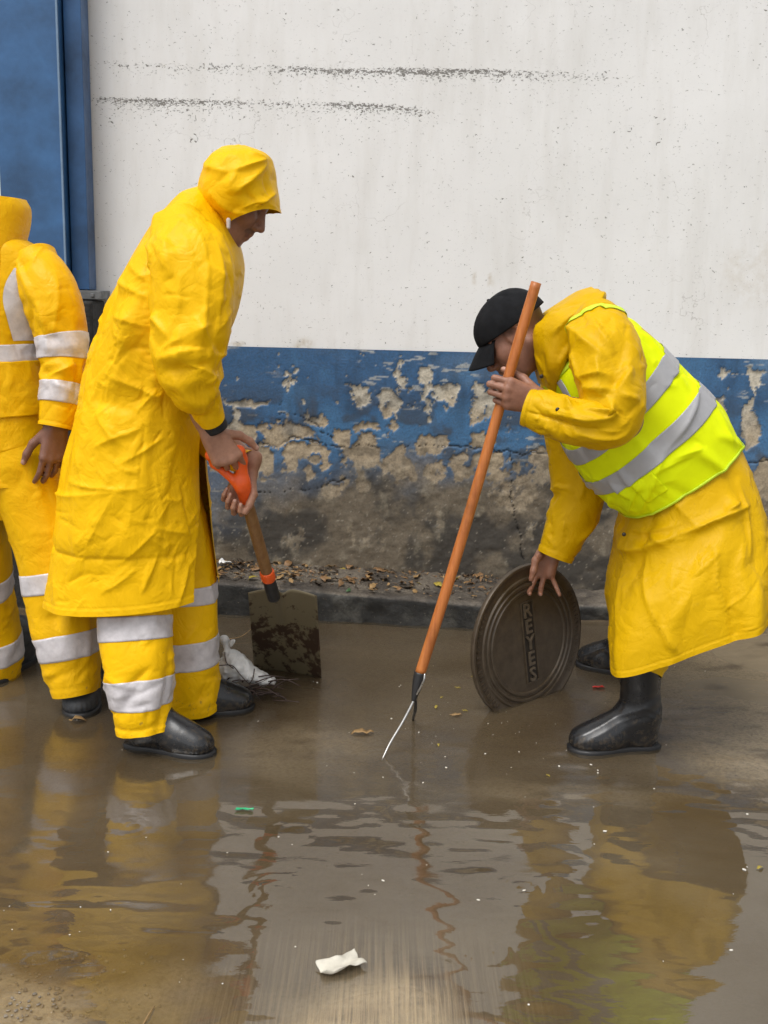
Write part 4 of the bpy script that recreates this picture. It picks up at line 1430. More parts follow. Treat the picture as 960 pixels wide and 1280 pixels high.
def trousers(parent, mat, legs, waist):
    vs, fs, n = [], [], 0
    for X in legs + [waist]:
        v0 = X.reshape(-1, 3); f = grid_faces(X.shape[0], X.shape[1], True)
        nn = grid_normals(X, True).reshape(-1, 3); q = f[len(f) // 2]
        if np.dot(np.cross(v0[q[1]] - v0[q[0]], v0[q[2]] - v0[q[1]]), nn[q[0]]) < 0: f = f[:, ::-1]
        vs.append(v0); fs.append(f + n); n += len(v0)
    o = mesh_obj('trousers', np.vstack(vs), np.vstack(fs), mat, parent)
    return o
yn, yf = an_n[1] - .012, an_f[1] - .005
LN = leg_grid([P(170, 690, yn + .11), P(169, 735, yn + .08), P(170, 790, yn + .045), P(175, 850, yn + .015), P(180, 908, yn)], [(.075, .075), (.088, .082), (.096, .09), (.088, .09), (.072, .082)], 60, 64, 41)
LF = leg_grid([P(205, 620, yf - .02), P(226, 700, yf), P(232, 780, yf), P(237, 830, yf), P(242, 883, yf)], [(.10, .09), (.098, .09), (.094, .09), (.088, .09), (.072, .080)], 70, 64, 43)
WS = tube([P(180, 480, YA), P(172, 560, YA), P(178, 650, YA)], [(.13, .165), (.145, .18), (.13, .18)], 24, 64)
trA = trousers(A, M['coat_a'], [LN, LF], WS)
def stripe(X, r0, r1, par): return band('reflective_stripe', X, True, r0, r1, M['tape'], par, .0022, thick=.0006)
stripe(LN, .365, .495, trA); stripe(LN, .705, .86, trA)
stripe(LF, .405, .485, trA); stripe(LF, .655, .785, trA)
boot(*hlA, an_n + np.array((-.012, 0, .08)), A, M['rubber'], wide=1.0, topr=.046)
boot(*hlB, an_f + np.array((-.01, 0, .08)), A, M['rubber'], wide=1.0, topr=.046)

# ================================================================== the man with the fork and the manhole cover
B = thing('person', 'bending man in black cap, yellow raincoat and lime reflective vest, lifting a manhole cover', 'person', G(800, 900))
YB = 3.0
SK_B = (.31, .145, .090)
# pole of the fork
F0, F1 = P(672, 353, 2.80), P(525, 842, 2.80)
pdir = unit(F0 - F1)
# cover
CV1, CV2 = G(615, 890), G(706, 860)
s = SDF()
fB = np.array((-.70, -.10, -.70)); uB = np.array((-.70, 0, .70))
hcB = P(641, 415, YB)
pB = head_sdf(s, hcB, fB, uB, 1.0, (.25, .11, .07))
fB, lB, uB = frame(fB, uB)
limb(s, [hcB - .05 * fB - .09 * uB, P(712, 425, YB), P(760, 470, YB)], [.056, .062, .12], .05)
bx_ = unit(np.array((1, 0, -.9)))
s.ell(P(768, 480, YB), np.array((bx_, (0, 1, 0), unit((.9, 0, 1)))), (.17, .17, .11), .06)
s.ell(P(825, 550, YB + .02), np.array((bx_, (0, 1, 0), unit((.9, 0, 1)))), (.15, .15, .10), .06)
s.ell(P(868, 610, YB + .03), np.eye(3), (.12, .16, .12), .06)
hq = F1 + pdir * ((P(640, 492, 2.80) - F1) @ pdir)
Nb = np.array((.1, -1, .12)); Nb = unit(Nb - (Nb @ pdir) * pdir)
Fb = unit(np.cross(Nb, pdir))
if Fb[0] > 0: Fb = -Fb
hwB = hq - .092 * Fb + .027 * Nb
shB_n, shB_f = P(752, 425, 2.84), P(735, 440, 3.16)
elB_n = P(778, 525, 2.72)
limb(s, [P(760, 450, YB), shB_n, elB_n, hwB - .03 * Fb], [.08, .064, .046, .027], .03)
hand_sdf(s, hwB, Fb, Nb, 'L', [(16, 98, 66), (18, 100, 66), (22, 100, 66), (28, 98, 66)], spread=(-3, -1, 1, 4), thumb=((.66, .45, -.55), (.90, .18, -.45), (.80, .05, -.60)))
CVT = P(672, 712, 3.19)
hwC = P(689, 694, 3.20)
Fc = unit(np.array((-.30, -.05, -.9))); Nc = np.array((.15, 1, .1))
elB_f = P(722, 610, 3.22)
limb(s, [P(745, 460, YB), shB_f, elB_f, hwC - .03 * Fc], [.08, .064, .046, .027], .03)
hand_sdf(s, hwC + np.array((0, .012, .02)), Fc, Nc, 'R', [(10, 40, 30), (14, 50, 30), (16, 50, 30), (4, 30, 20)], spread=(34, 6, -6, -44), thumb=((.55, .25, -.75), (.95, -.15, -.25), (1, -.1, .05)), sc=.98)
hlC, hlD = (G(820, 931), G(712, 937)), (G(800, 846), G(722, 827))
anB_n, anB_f = ankle(hlC), ankle(hlD)
limb(s, [P(868, 610, YB), P(868, 645, 2.94), P(822, 765, 2.90), anB_n, toes(hlC)], [.11, .09, .058, .036, .03], .04)
limb(s, [P(868, 610, YB), P(868, 645, 3.10), P(815, 730, 3.22), anB_f, toes(hlD)], [.11, .09, .058, .036, .03], .04)
s.dab(hcB + fB * .05, .10, np.array((.22, .095, .06)), .6)
build_body('body', s, B, SK_B, .0041)
# eye whites are not built, their shade is in the dark eye dabs; the lids are part of the head

Folds.gain = 2.5
# coat
ringsB = [(676, 462, 742, 392, YB, .085), (690, 492, 770, 398, YB, .17), (702, 535, 800, 412, YB, .20), (718, 572, 838, 450, 3.02, .21), (744, 606, 878, 497, 3.03, .21),
          (778, 636, 912, 546, 3.04, .215), (772, 688, 938, 610, 3.03, .245, .04), (762, 738, 950, 664, 3.01, .275, .12), (762, 780, 957, 704, 3.0, .29, .20), (766, 812, 962, 742, 3.0, .298, .25)]
X = loft_pairs(ringsB, 250, 310, [2.4, 2.4, 2.4, 2.4, 2.5, 2.6, 3.0, 3.8, 4.4, 4.6])
rr = np.linspace(0, 1, 250)[:, None]
X = drape(X, True, (.010 + .008 * rr, .010 + .04 * np.exp(-((rr - .58) / .05) ** 2)), None, 51, amp=.009, pin=(4, 0), step=10, sharp=4, aniso=(1, 1, .5), nz=(3.5, .009))
fo = Folds(X, True)
fo.rand(14, (.20, .45), (.016, .030), (.002, .005), (95, 14), (.6, 1, .45, 1), 11, False, 0)
fo.rand(130, (.03, .12), (.003, .006), (.0007, .0018), (30, 60), (.58, .98, .4, 1), 12, True, 4)
fo.px([(775, 683, 850, 668, .009, .009), (850, 668, 938, 632, .008, .009), (806, 698, 855, 824, .005, .0045), (882, 677, 911, 772, .005, .0045), (812, 668, 836, 684, .006, .005), (790, 660, 850, 655, .008, .005),
       (905, 640, 925, 628, .008, .008), (922, 600, 940, 700, .014, .006), (780, 700, 772, 790, .012, .004), (838, 625, 880, 660, .008, .004), (870, 720, 900, 690, .006, .003)])
X = fo.done()
X = hem_fold(X, True, 5, .0012)
coatB = sheet('raincoat', X, True, M['coat_b'], B)
XB = X
slB = [P(744, 400, 2.87), P(754, 436, 2.78), P(764, 484, 2.72), P(762, 520, 2.70), P(730, 526, 2.695), P(698, 519, 2.715), P(659, 508, 2.745)]
X = tube(slB, [(.060, .07), (.092, .085), (.084, .08), (.078, .075), (.064, .066), (.056, .056), (.048, .047)], 150, 126, 2.1)
rr = np.linspace(0, 1, 150)[:, None]
X = drape(X, True, (.012, .014 + .06 * np.exp(-((rr - .52) / .12) ** 2)), None, 57, amp=.012, pin=(3, 1), nz=(7, .007), step=6, sharp=1)
fo = Folds(X, True)
fo.rand(12, (.08, .2), (.010, .018), (.002, .005), (80, 18), (.05, .95, 0, 1), 15, False, 0)
fo.rand(180, (.02, .09), (.0028, .0055), (.0010, .0026), (60, 50), (.05, .95, 0, 1), 16, True, 0)
fo.px([(768, 492, 732, 512, .006, .009), (762, 500, 692, 517, .006, .007), (768, 488, 730, 486, .006, .008), (770, 490, 790, 460, .007, .007), (772, 492, 800, 500, .007, .006), (712, 410, 760, 450, .008, .007), (740, 400, 770, 440, .008, .006),
       (660, 515, 760, 535, .004, -.005), (700, 495, 716, 510, .005, .007), (716, 440, 730, 480, .007, .006), (745, 445, 750, 480, .007, .006), (720, 540, 790, 535, .006, .005), (765, 470, 728, 470, .006, .006)])
X = fo.done()
X = hem_fold(X, True, 4)
slvB = sheet('sleeve', X, True, M['coat_b'], coatB)
XS = X
slBf = [P(722, 440, 3.10), P(712, 490, 3.18), P(716, 560, 3.21), P(722, 615, 3.21), P(708, 660, 3.20), P(694, 694, 3.195)]
X = tube(slBf, [(.07, .07), (.086, .08), (.080, .08), (.080, .075), (.066, .062), (.054, .05)], 130, 108, 2.1)
rr = np.linspace(0, 1, 130)[:, None]
X = drape(X, True, (.014, .016 + .05 * np.exp(-((rr - .62) / .12) ** 2)), None, 59, amp=.012, pin=(3, 0), nz=(7, .007), step=6, sharp=1)
fo = Folds(X, True)
fo.rand(12, (.08, .2), (.008, .016), (.002, .005), (75, 25), (.05, .95, 0, 1), 25, False, 0)
fo.rand(130, (.02, .09), (.0028, .0055), (.0010, .0024), (50, 60), (.05, .95, 0, 1), 26, True, 0)
X = fo.done()
X = hem_fold(X, True, 4)
sheet('sleeve', X, True, M['coat_b'], coatB)
# hood, pushed back and standing up round the neck
hoodB = [(676, 478, 692, 488, YB - .02, .075), (667, 448, 704, 462, YB - .02, .118), (664, 415, 718, 432, YB, .14), (676, 396, 736, 410, YB, .14), (700, 378, 748, 394, YB, .125), (722, 365, 753, 382, YB, .10), (738, 360, 753, 368, YB, .06)]
X = loft_pairs(hoodB, 66, 96, 2.3)
X = drape(X, True, (.03, .035), (.005, .005), 63, amp=.014, famp=.003, pin=(0, 0), nz=(7, .010), step=6, sharp=1)
fo = Folds(X, True)
fo.rand(10, (.08, .18), (.008, .016), (.003, .006), (60, 30), (.1, .95, 0, 1), 35, False, 0)
fo.rand(36, (.02, .07), (.004, .008), (.0012, .003), (30, 60), (.05, .95, 0, 1), 36, True, 0)
fo.px([(740, 378, 690, 420, .006, .006), (752, 366, 742, 386, .006, .006), (668, 440, 690, 486, .004, .004)])
X = fo.done()
tp_ = X[-1].mean(0)
X = np.concatenate([X, tp_ + (X[-1:] - tp_) * .5, tp_ + (X[-1:] - tp_) * .02])
sheet('hood', X, True, M['coat_b'], coatB)
# snap buttons
for q in (P(677, 470.5, 2.87), P(697, 512, 2.66), P(780, 668, 2.83)):
    s = SDF().ell(q, np.eye(3), (.006, .004, .006))
    v, f = surface(s, .0018); mesh_obj('snap_button', v, f, M['button'], coatB)
# vest
ringsV = [(680, 474, 750, 392, YB, .135), (687, 490, 764, 393, YB, .178), (698, 524, 790, 400, YB, .212), (708, 560, 822, 430, 3.01, .222), (728, 594, 860, 470, 3.02, .226), (752, 622, 896, 512, 3.03, .228), (775, 639, 915, 546, 3.04, .224)]
X = loft_pairs(ringsV, 160, 270, 2.6)
X = drape(X, True, (.014, .016), None, 71, amp=.008, pin=(3, 0), nz=(5, .006), step=8, sharp=3)
fo = Folds(X, True)
fo.rand(14, (.08, .25), (.010, .018), (.002, .004), (85, 25), (.1, .98, .4, 1), 45, False, 0)
fo.rand(80, (.03, .12), (.003, .006), (.0010, .0024), (70, 50), (.1, .98, .4, 1), 46, True, 0)
fo.px([(835, 560, 868, 480, .006, .005), (800, 640, 836, 560, .008, .006), (786, 640, 800, 600, .007, .006), (840, 575, 880, 560, .007, .004), (760, 600, 790, 620, .006, .004)])
X = fo.done()
vest = sheet('safety_vest', X, True, M['vest'], B)
XV = X
band('reflective_stripe', X, True, .37, .478, M['vtape'], vest, .0030)
band('reflective_stripe', X, True, .62, .738, M['vtape'], vest, .0030)
band('trim', X, True, .985, 1.0, M['trim'], vest, .0034, nr=3)
band('trim', X, True, .0, .02, M['trim'], vest, .0034, nr=3)
band('reflective_stripe', X, True, .03, .36, M['vtape'], vest, .0032, .605, .635)
band('pocket', X, True, .745, .90, M['vest'], vest, .0040, .665, .715)
# armhole binding where the sleeve comes through
band('binding', XS, True, .075, .105, M['trim'], vest, .0035, nr=4)
Folds.gain = 1.7
# cap
def cap_on(parent, p, f, l, u):
    rows, cols = 26, 72
    th = np.arange(cols) / cols * 2 * np.pi
    ph = np.linspace(.03, 1, rows)
    X = np.zeros((rows, cols, 3))
    for i, t in enumerate(ph):
        a = t * math.pi * .50
        r_, z_ = math.sin(a) ** .92, math.cos(a)
        X[i] = p(-.010, 0, .018) + (np.cos(th) * .108 * r_)[:, None] * f + (np.sin(th) * .0895 * r_)[:, None] * l + (.092 * z_) * u
        X[i] += ((.016 * np.cos(th)) * t ** 3)[:, None] * u
    nn = grid_normals(X, True)
    seamm = np.abs(((th / (2 * np.pi) * 6 + .5) % 1) - .5) * 2        # six panels
    X = X - nn * (.0016 * np.exp(-(seamm / .06) ** 2))[None, :, None]
    X = X + nn * (fbm(X, 26, 3, 81) * .0016)[..., None]
    c = sheet('cap', X, True, M['cap'], parent, .0016)
    # visor: a curved tongue
    R_, C_ = 14, 30
    V = np.zeros((R_, C_, 3))
    for i, t in enumerate(np.linspace(0, 1, R_)):
        for j, q in enumerate(np.linspace(-1, 1, C_)):
            a = q * .80
            x0, y0 = -.010 + .101 * math.cos(a), .084 * math.sin(a)
            x1, y1 = .162 - .055 * abs(q) ** 2.6, .066 * q
            x = x0 + (x1 - x0) * t; y = y0 + (y1 - y0) * t
            z = .036 - .010 * (1 - math.cos(a)) - .028 * t ** 1.2 - .030 * (y / .07) ** 2 * (.35 + .65 * t)
            V[i, j] = p(x, y, z)
    sheet('visor', V, False, M['cap'], c, .004)
    # small stitched mark near the crown
    mk = []
    for k in range(14):
        a = k / 14 * 2 * math.pi
        mk.append((.008 * math.cos(a), .004 * math.sin(a)))
    i0, j0 = 3, 54
    cen = X[i0, j0] + nn[i0, j0] * .002
    vv = [cen + a_ * f + b_ * l for a_, b_ in mk]
    mesh_obj('stitched_mark', vv, [tuple(range(14))], M['thread'], c)
    s = SDF().ell(p(-.010, 0, .110), np.eye(3), (.006, .006, .004))
    v, fc = surface(s, .0016); mesh_obj('cap_button', v, fc, M['cap'], c)
    return c
cap_on(B, pB, fB, lB, uB)
# trousers tucked in the boots
L1 = leg_grid([P(872, 620, 2.97), P(848, 700, 2.93), P(822, 765, 2.89), P(802, 835, 2.82)], [(.09, .09), (.08, .08), (.07, .07), (.05, .05)], 40, 48, 91)
L2 = leg_grid([P(872, 620, 3.08), P(845, 680, 3.14), P(815, 730, 3.22), P(795, 775, 3.32)], [(.09, .09), (.08, .08), (.065, .065), (.05, .05)], 40, 48, 93)
WS = tube([P(845, 570, YB), P(868, 610, YB + .02), P(866, 680, YB + .03)], [(.12, .16), (.14, .18), (.12, .18)], 16, 48)
trousers(B, M['coat_b'], [L1, L2], WS)
boot(*hlC, P(800, 822, 2.83), B, M['rubber'], topr=.062, wide=1.05, ridge=((.132, .0012), (.150, .0012)))
boot(*hlD, P(785, 740, 3.36), B, M['rubber'], topr=.060, wide=1.05, ridge=((.132, .0012), (.150, .0012)))

# ================================================================== the man standing by the gate
Cp = thing('person', 'standing man in yellow rain jacket and trousers with white reflective bands, arm hanging', 'person', G(40, 880))
YC = 3.12
SK_C = (.20, .095, .065)
s = SDF()
fC = unit((.25, -1, -.12)); uC = np.array((0, 0, 1.0))
hcC = P(-44, 232, YC - .02)
head_sdf(s, hcC, fC, uC, 1.0, SK_C)
limb(s, [hcC - .10 * uC, P(-40, 290, YC), P(-36, 340, YC)], [.056, .06, .11], .05)
s.ell(P(-26, 380, YC), np.eye(3), (.155, .10, .17), .06)
s.ell(P(-24, 480, YC), np.eye(3), (.14, .10, .15), .06)
s.ell(P(-20, 560, YC), np.eye(3), (.15, .11, .12), .06)
Fh = unit((-.10, -.06, -1)); Nh = np.array((.62, -.78, 0))
hwD = P(70, 533, 2.985)
limb(s, [P(5, 345, YC), P(40, 350, YC - .02), P(74, 440, 3.05), hwD - .03 * Fh], [.055, .052, .045, .027], .03)
hand_sdf(s, hwD, Fh, Nh, 'L', [(14, 22, 14), (18, 28, 18), (24, 32, 20), (30, 36, 22)], spread=(4, 1, -3, -7), thumb=((.7, .6, -.35), (.9, .35, -.25), (.95, .2, -.2)))
wC2 = P(-150, 545, 3.02)
limb(s, [P(-60, 330, YC), P(-94, 335, YC), P(-140, 440, 3.08), wC2 + .03 * uC], [.07, .06, .045, .027], .03)
hand_sdf(s, wC2, unit((.05, -.06, -1)), np.array((-.62, -.78, 0)), 'R', [(14, 22, 14), (18, 28, 18), (24, 32, 20), (30, 36, 22)])
tc, tc2 = G(99, 897), G(-22, 857)
hlE, hlF = (tc + np.array((-.045, .275, 0)), tc), (tc2 + np.array((.06, .27, 0)), tc2)
anC, anC2 = ankle(hlE), ankle(hlF)
limb(s, [P(-20, 560, YC), P(22, 600, YC), P(70, 740, 3.06), anC, toes(hlE)], [.11, .085, .056, .036, .03], .04)
limb(s, [P(-20, 560, YC), P(-50, 600, YC), P(-28, 740, 3.22), anC2, toes(hlF)], [.11, .085, .056, .036, .03], .04)
build_body('body', s, Cp, SK_C, .0052)
ringsC = [(-64, 292, 16, 292, YC, .075), (-98, 318, 48, 314, YC, .11), (-106, 368, 59, 362, YC, .13), (-104, 440, 54, 440, YC, .135), (-104, 515, 62, 510, YC, .145), (-112, 600, 76, 597, YC, .16)]
X = loft_pairs(ringsC, 160, 240, 2.5)
rr = np.linspace(0, 1, 160)[:, None]
X = drape(X, True, (.014, .018), None, 101, amp=.011, pin=(4, 0), step=9, sharp=3, nz=(4, .009))
fo = Folds(X, True)
fo.rand(16, (.1, .3), (.012, .022), (.002, .005), (75, 25), (.1, 1, .5, 1), 65, False, 0)
fo.rand(110, (.03, .10), (.003, .006), (.0009, .0022), (40, 60), (.1, .98, .5, 1), 66, True, 4)
X = fo.done()
X = hem_fold(X, True, 3)
jk = sheet('rain_jacket', X, True, M['coat_c'], Cp)
band('reflective_stripe', X, True, .435, .515, M['tape'], jk, .0022, thick=.0006)
ribbon('reflective_stripe', X, True, [(29, 426), (25, 400), (21, 374), (24, 352), (33, 334)], .082, M['tape'], jk)
band('flap', X, True, .50, .725, M['coat_c'], jk, .0075, .62, .985, thick=.002)
slC = [P(40, 322, 3.10), P(62, 368, 3.06), P(76, 425, 3.04), P(78, 468, 3.02), P(75, 503, 3.0), P(70, 532, 2.985)]
X = tube(slC, [(.062, .065), (.080, .075), (.072, .07), (.062, .062), (.055, .055), (.046, .046)], 130, 108, 2.1)
rr = np.linspace(0, 1, 130)[:, None]
X = drape(X, True, (.014, .018 + .05 * np.exp(-((rr - .66) / .12) ** 2)), None, 107, amp=.012, pin=(3, 0), nz=(7, .007), step=6, sharp=1)
fo = Folds(X, True)
fo.rand(10, (.08, .2), (.008, .016), (.003, .006), (75, 25), (.05, .95, 0, 1), 75, False, 0)
fo.rand(90, (.02, .09), (.0028, .0055), (.001, .0024), (50, 60), (.05, .95, 0, 1), 76, True, 0)
fo.px([(62, 470, 95, 455, .007, .008), (66, 478, 90, 492, .006, .007), (48, 380, 60, 440, .010, .008), (70, 340, 66, 420, .010, .006)])
X = fo.done()
X = hem_fold(X, True, 3)
sl_ = sheet('sleeve', X, True, M['coat_c'], jk)
band('reflective_stripe', X, True, .49, .625, M['tape'], jk, .0022, thick=.0006)
band('reflective_stripe', X, True, .755, .865, M['tape'], jk, .0022, thick=.0006)
slC2 = [P(-92, 322, 3.10), P(-116, 368, 3.09), P(-136, 430, 3.08), P(-146, 490, 3.05), P(-150, 540, 3.02)]
X2 = tube(slC2, [(.062, .065), (.080, .075), (.07, .07), (.058, .058), (.046, .046)], 50, 48, 2.1)
X2 = drape(X2, True, (.035, .06), None, 109, step=2)
sheet('sleeve', X2, True, M['coat_c'], jk)
band('reflective_stripe', X2, True, .50, .63, M['tape'], jk, .0022, thick=.0006)
# shoulder tape and the hood lying open round the neck
sh = cr([P(20, 345, 2.99), P(28, 320, 3.005), P(36, 304, 3.05), P(40, 300, 3.12), P(38, 306, 3.2)], 24)
hoodC = [(-78, 372, -6, 372, YC - .07, .06), (-86, 340, 14, 345, YC - .05, .10), (-88, 305, 26, 312, YC - .01, .125), (-86, 275, 34, 284, YC + .02, .13), (-82, 255, 36, 262, YC + .03, .125), (-78, 243, 30, 250, YC + .03, .115)]
X = loft_pairs(hoodC, 60, 96, 2.2)
X = drape(X, True, (.04, .05), (.006, .006), 113, amp=.018, famp=.003, pin=(0, 0), nz=(7, .012), step=6, sharp=1)
fo = Folds(X, True)
fo.rand(12, (.08, .2), (.008, .016), (.003, .007), (60, 40), (.05, .95, 0, 1), 85, False, 0)
X = fo.done()
sheet('hood', X, True, M['coat_c'], jk)
LL = leg_grid([P(20, 560, 3.08), P(58, 670, 3.07), P(76, 760, 3.05), P(84, 805, 3.03), P(94, 862, 3.01)], [(.105, .11), (.098, .10), (.092, .095), (.089, .09), (.066, .075)], 70, 60, 121)
LR = leg_grid([P(-52, 560, 3.12), P(-34, 670, 3.18), P(-20, 760, 3.24), P(-10, 810, 3.27), P(-6, 848, 3.29)], [(.105, .11), (.10, .10), (.096, .095), (.09, .09), (.075, .08)], 70, 60, 123)
WS = tube([P(-22, 480, YC), P(-20, 560, YC), P(-18, 640, YC)], [(.15, .12), (.17, .13), (.15, .12)], 16, 48)
trC = trousers(Cp, M['coat_c'], [LL, LR], WS)
stripe(LL, .50, .585, trC); stripe(LL, .765, .855, trC)
stripe(LR, .52, .60, trC); stripe(LR, .80, .885, trC)
boot(*hlE, P(92, 800, 3.05), Cp, M['rubber_old'], ribs=True, wide=1.12)
boot(*hlF, P(-14, 780, 3.34), Cp, M['rubber_old'], ribs=True, wide=1.1)
# ------------------------------------------------------------------ tools and litter
def rod(name, path, rads, mat, parent, cols=16, rows=None, ref=(0, 1, 0), cap=True):
    rows = rows or max(8, len(path) * 6)
    X = tube(path, [(r, r) for r in rads] if not isinstance(rads[0], tuple) else rads, rows, cols, 2.0, ref)
    if cap:
        a, b = X[0].mean(0), X[-1].mean(0)
        X = np.concatenate([a + (X[:1] - a) * .02, a + (X[:1] - a) * .9, X, b + (X[-1:] - b) * .9, b + (X[-1:] - b) * .02])
    rows, cols = X.shape[:2]
    f = grid_faces(rows, cols, True)
    o = mesh_obj(name, X.reshape(-1, 3), f, mat, parent)
    bm = bmesh.new(); bm.from_mesh(o.data); bmesh.ops.recalc_face_normals(bm, faces=bm.faces); bm.to_mesh(o.data); bm.free()
    return o

# ---- shovel
sv = thing('shovel', 'square rusty shovel with brown shaft and orange D-shaped grip', 'shovel', SH1 * np.array((1, 1, 0)))
sock = SH0 + sdir * .02
rod('shaft', [SH0 + sdir * .035, (SH0 + SH1) / 2, SH1 - sdir * .06], [.0165, .0175, .0175], M['shaft'], sv, 20)
# D grip: cross bar, two arms, socket, all one moulding
s = SDF()
b0, b1 = GRIP - bar * .036, GRIP + bar * .036
s.cap(b0, b1, .0135, .0145, .006)
s.cap(b0, b0 + sdir * .030 + bar * .004, .0105, .0105, .012)
s.cap(b0 + sdir * .030 + bar * .004, sock + sdir * .0 - bar * .006, .0105, .0125, .015)
s.cap(b1 + bar * .004, b1 + sdir * .028 + bar * .002, .017, .017, .012)
s.cap(b1 + sdir * .028 + bar * .002, sock + bar * .004, .016, .016, .015)
s.cap(sock - sdir * .010, sock + sdir * .050, .0205, .0195, .015)
v, f = surface(s, .0028)
mesh_obj('grip', v, f, M['orange'], sv)
rod('collar', [SH1 - sdir * .100, SH1 - sdir * .094, SH1 - sdir * .070, SH1 - sdir * .064], [.0200, .0215, .0215, .0200], M['orange'], sv, 24)
# socket tube flattening into the blade
CB = [G(316, 846), G(401, 849)]
bl = P(310, 741, 3.075); br = P(396, 745, 3.075)
bot_l, bot_r = G(318, 838, -.014), G(402, 850, -.014)
rod('socket', [SH1 - sdir * .068, SH1 - sdir * .02, SH1 + sdir * .02], [.0185, .0195, .0190], M['blackmetal'], sv, 20)
rows, cols = 40, 34
X = np.zeros((rows, cols, 3)); rust = np.zeros((rows, cols))
nb_ = unit(np.cross(br - bl, bot_l - bl))
if nb_[1] > 0: nb_ = -nb_
for i, t in enumerate(np.linspace(0, 1, rows)):
    for j, q in enumerate(np.linspace(0, 1, cols)):
        a = bl + (br - bl) * q; b = bot_l + (bot_r - bot_l) * q
        p_ = a + (b - a) * t
        c = 2 * q - 1
        dish = -.016 * (1 - c * c) * (1 - .4 * t)                       # dished
        rib = .018 * math.exp(-(c / .16) ** 2) * max(0, 1 - t / .55)      # frog running down from the socket
        up_ = .006 * (1 - abs(c)) * max(0, 1 - t / .08)
        X[i, j] = p_ + nb_ * (dish + rib) + np.array((0, 0, up_)) 
        rust[i, j] = (sstep(.30, .42, t) - .6 * sstep(.55, .75, t) * (q < .9)) + .15 * (fbm(np.array([[q * 3, t * 3, 0.]]), 2, 3, 5)[0])
o = mesh_obj('blade', X.reshape(-1, 3), grid_faces(rows, cols, False), M['blade'], sv)
set_float(o, 'rust', rust.ravel())
solid(o, .0025, 0)
# two rivets
for k in (-.045, -.012):
    q = SH1 + sdir * k + np.array((0, -.0195, .003))
    s = SDF().ell(q, np.eye(3), (.004, .003, .004)); v, f = surface(s, .0013)
    mesh_obj('rivet', v, f, M['plate'], sv)

# ---- fork
fk = thing('fork', 'long-handled garden fork with orange wooden handle and bent bright tines', 'fork', G(500, 935))
hp = [F1 + (F0 - F1) * t + np.array((.0035 * math.sin(t * 5), 0, 0)) for t in np.linspace(0, 1, 12)]
rod('handle', hp, [.0150, .0150, .0150, .0148, .0145, .0145, .0145, .0142, .0142, .014, .014, .0138], M['handle'], fk, 18, 70)
fe = P(517, 876, 2.79)
rod('ferrule', [F1 + pdir * .004, (F1 * .6 + fe * .4), fe], [.0172, .0145, .0065], M['blackmetal'], fk, 16)
tipc = G(477, 951, -.008)
mid1 = P(503, 903, 2.77)
rod('tine', [fe + pdir * .02, fe, mid1, P(487, 930, 2.745), tipc], [.0036, .0042, .0042, .0038, .0018], M['tine'], fk, 10, 40)
rod('tine', [fe + pdir * .012, fe + np.array((.006, .015, -.008)), P(519, 888, 2.86), G(516, 900, -.012)], [.004, .0045, .0048, .0035], M['blackmetal'], fk, 10, 30)
rod('tine', [P(531, 842, 2.775), P(530, 850, 2.77), P(521, 868, 2.78)], [.0028, .0032, .003], M['tine'], fk, 8, 16)

# ---- manhole cover
cv = thing('manhole_cover', 'round dark cast-iron manhole cover with raised rings and letters, tilted on edge', 'cover', (CV1 + CV2) / 2)
hdir = unit(CV2 - CV1)
lean = R(4)
ndir0 = unit(np.cross(hdir, (0, 0, 1)))
if ndir0[1] > 0: ndir0 = -ndir0
updir = unit(np.array((0, 0, 1)) * math.cos(lean) - ndir0 * math.sin(lean))
ndir = unit(np.cross(hdir, updir))
if ndir[1] > 0: ndir = -ndir
top_h = P(668, 708, 3.17)[2]
half = np.linalg.norm(CV2 - CV1) / 2
CR_ = .99 * (top_h ** 2 + half ** 2) / (2 * top_h)
cc_ = (CV1 + CV2) / 2 + updir * (top_h - CR_) / math.cos(lean)
prof = [(0.0, .0), (.14, .0), (.640, .0), (.655, .0035), (.685, .0035), (.700, .0), (.715, .0), (.730, .0038), (.760, .0038), (.775, .0), (.790, 0), (.805, .0035), (.835, .0035), (.850, .0),
        (.955, .0), (.968, .0025), (.992, .0018), (1.0, -.001), (1.0, -.009), (.990, -.011), (.0, -.011)]
SEG = 144
vv, ff = [], []
for r_, h_ in prof:
    for k in range(SEG):
        a = 2 * math.pi * k / SEG
        vv.append(cc_ + CR_ * max(r_, .002) * (math.cos(a) * hdir + math.sin(a) * updir) + h_ * 1.3 * ndir)
nP = len(prof)
ff = [(i * SEG + k, i * SEG + (k + 1) % SEG, (i + 1) * SEG + (k + 1) % SEG, (i + 1) * SEG + k) for i in range(nP - 1) for k in range(SEG)]
disc = mesh_obj('disc', vv, ff, M['iron'], cv)
bm = bmesh.new(); bm.from_mesh(disc.data); bmesh.ops.recalc_face_normals(bm, faces=bm.faces); bm.to_mesh(disc.data); bm.free()
m_ = disc.modifiers.new('edge', 'EDGE_SPLIT'); m_.split_angle = R(50)
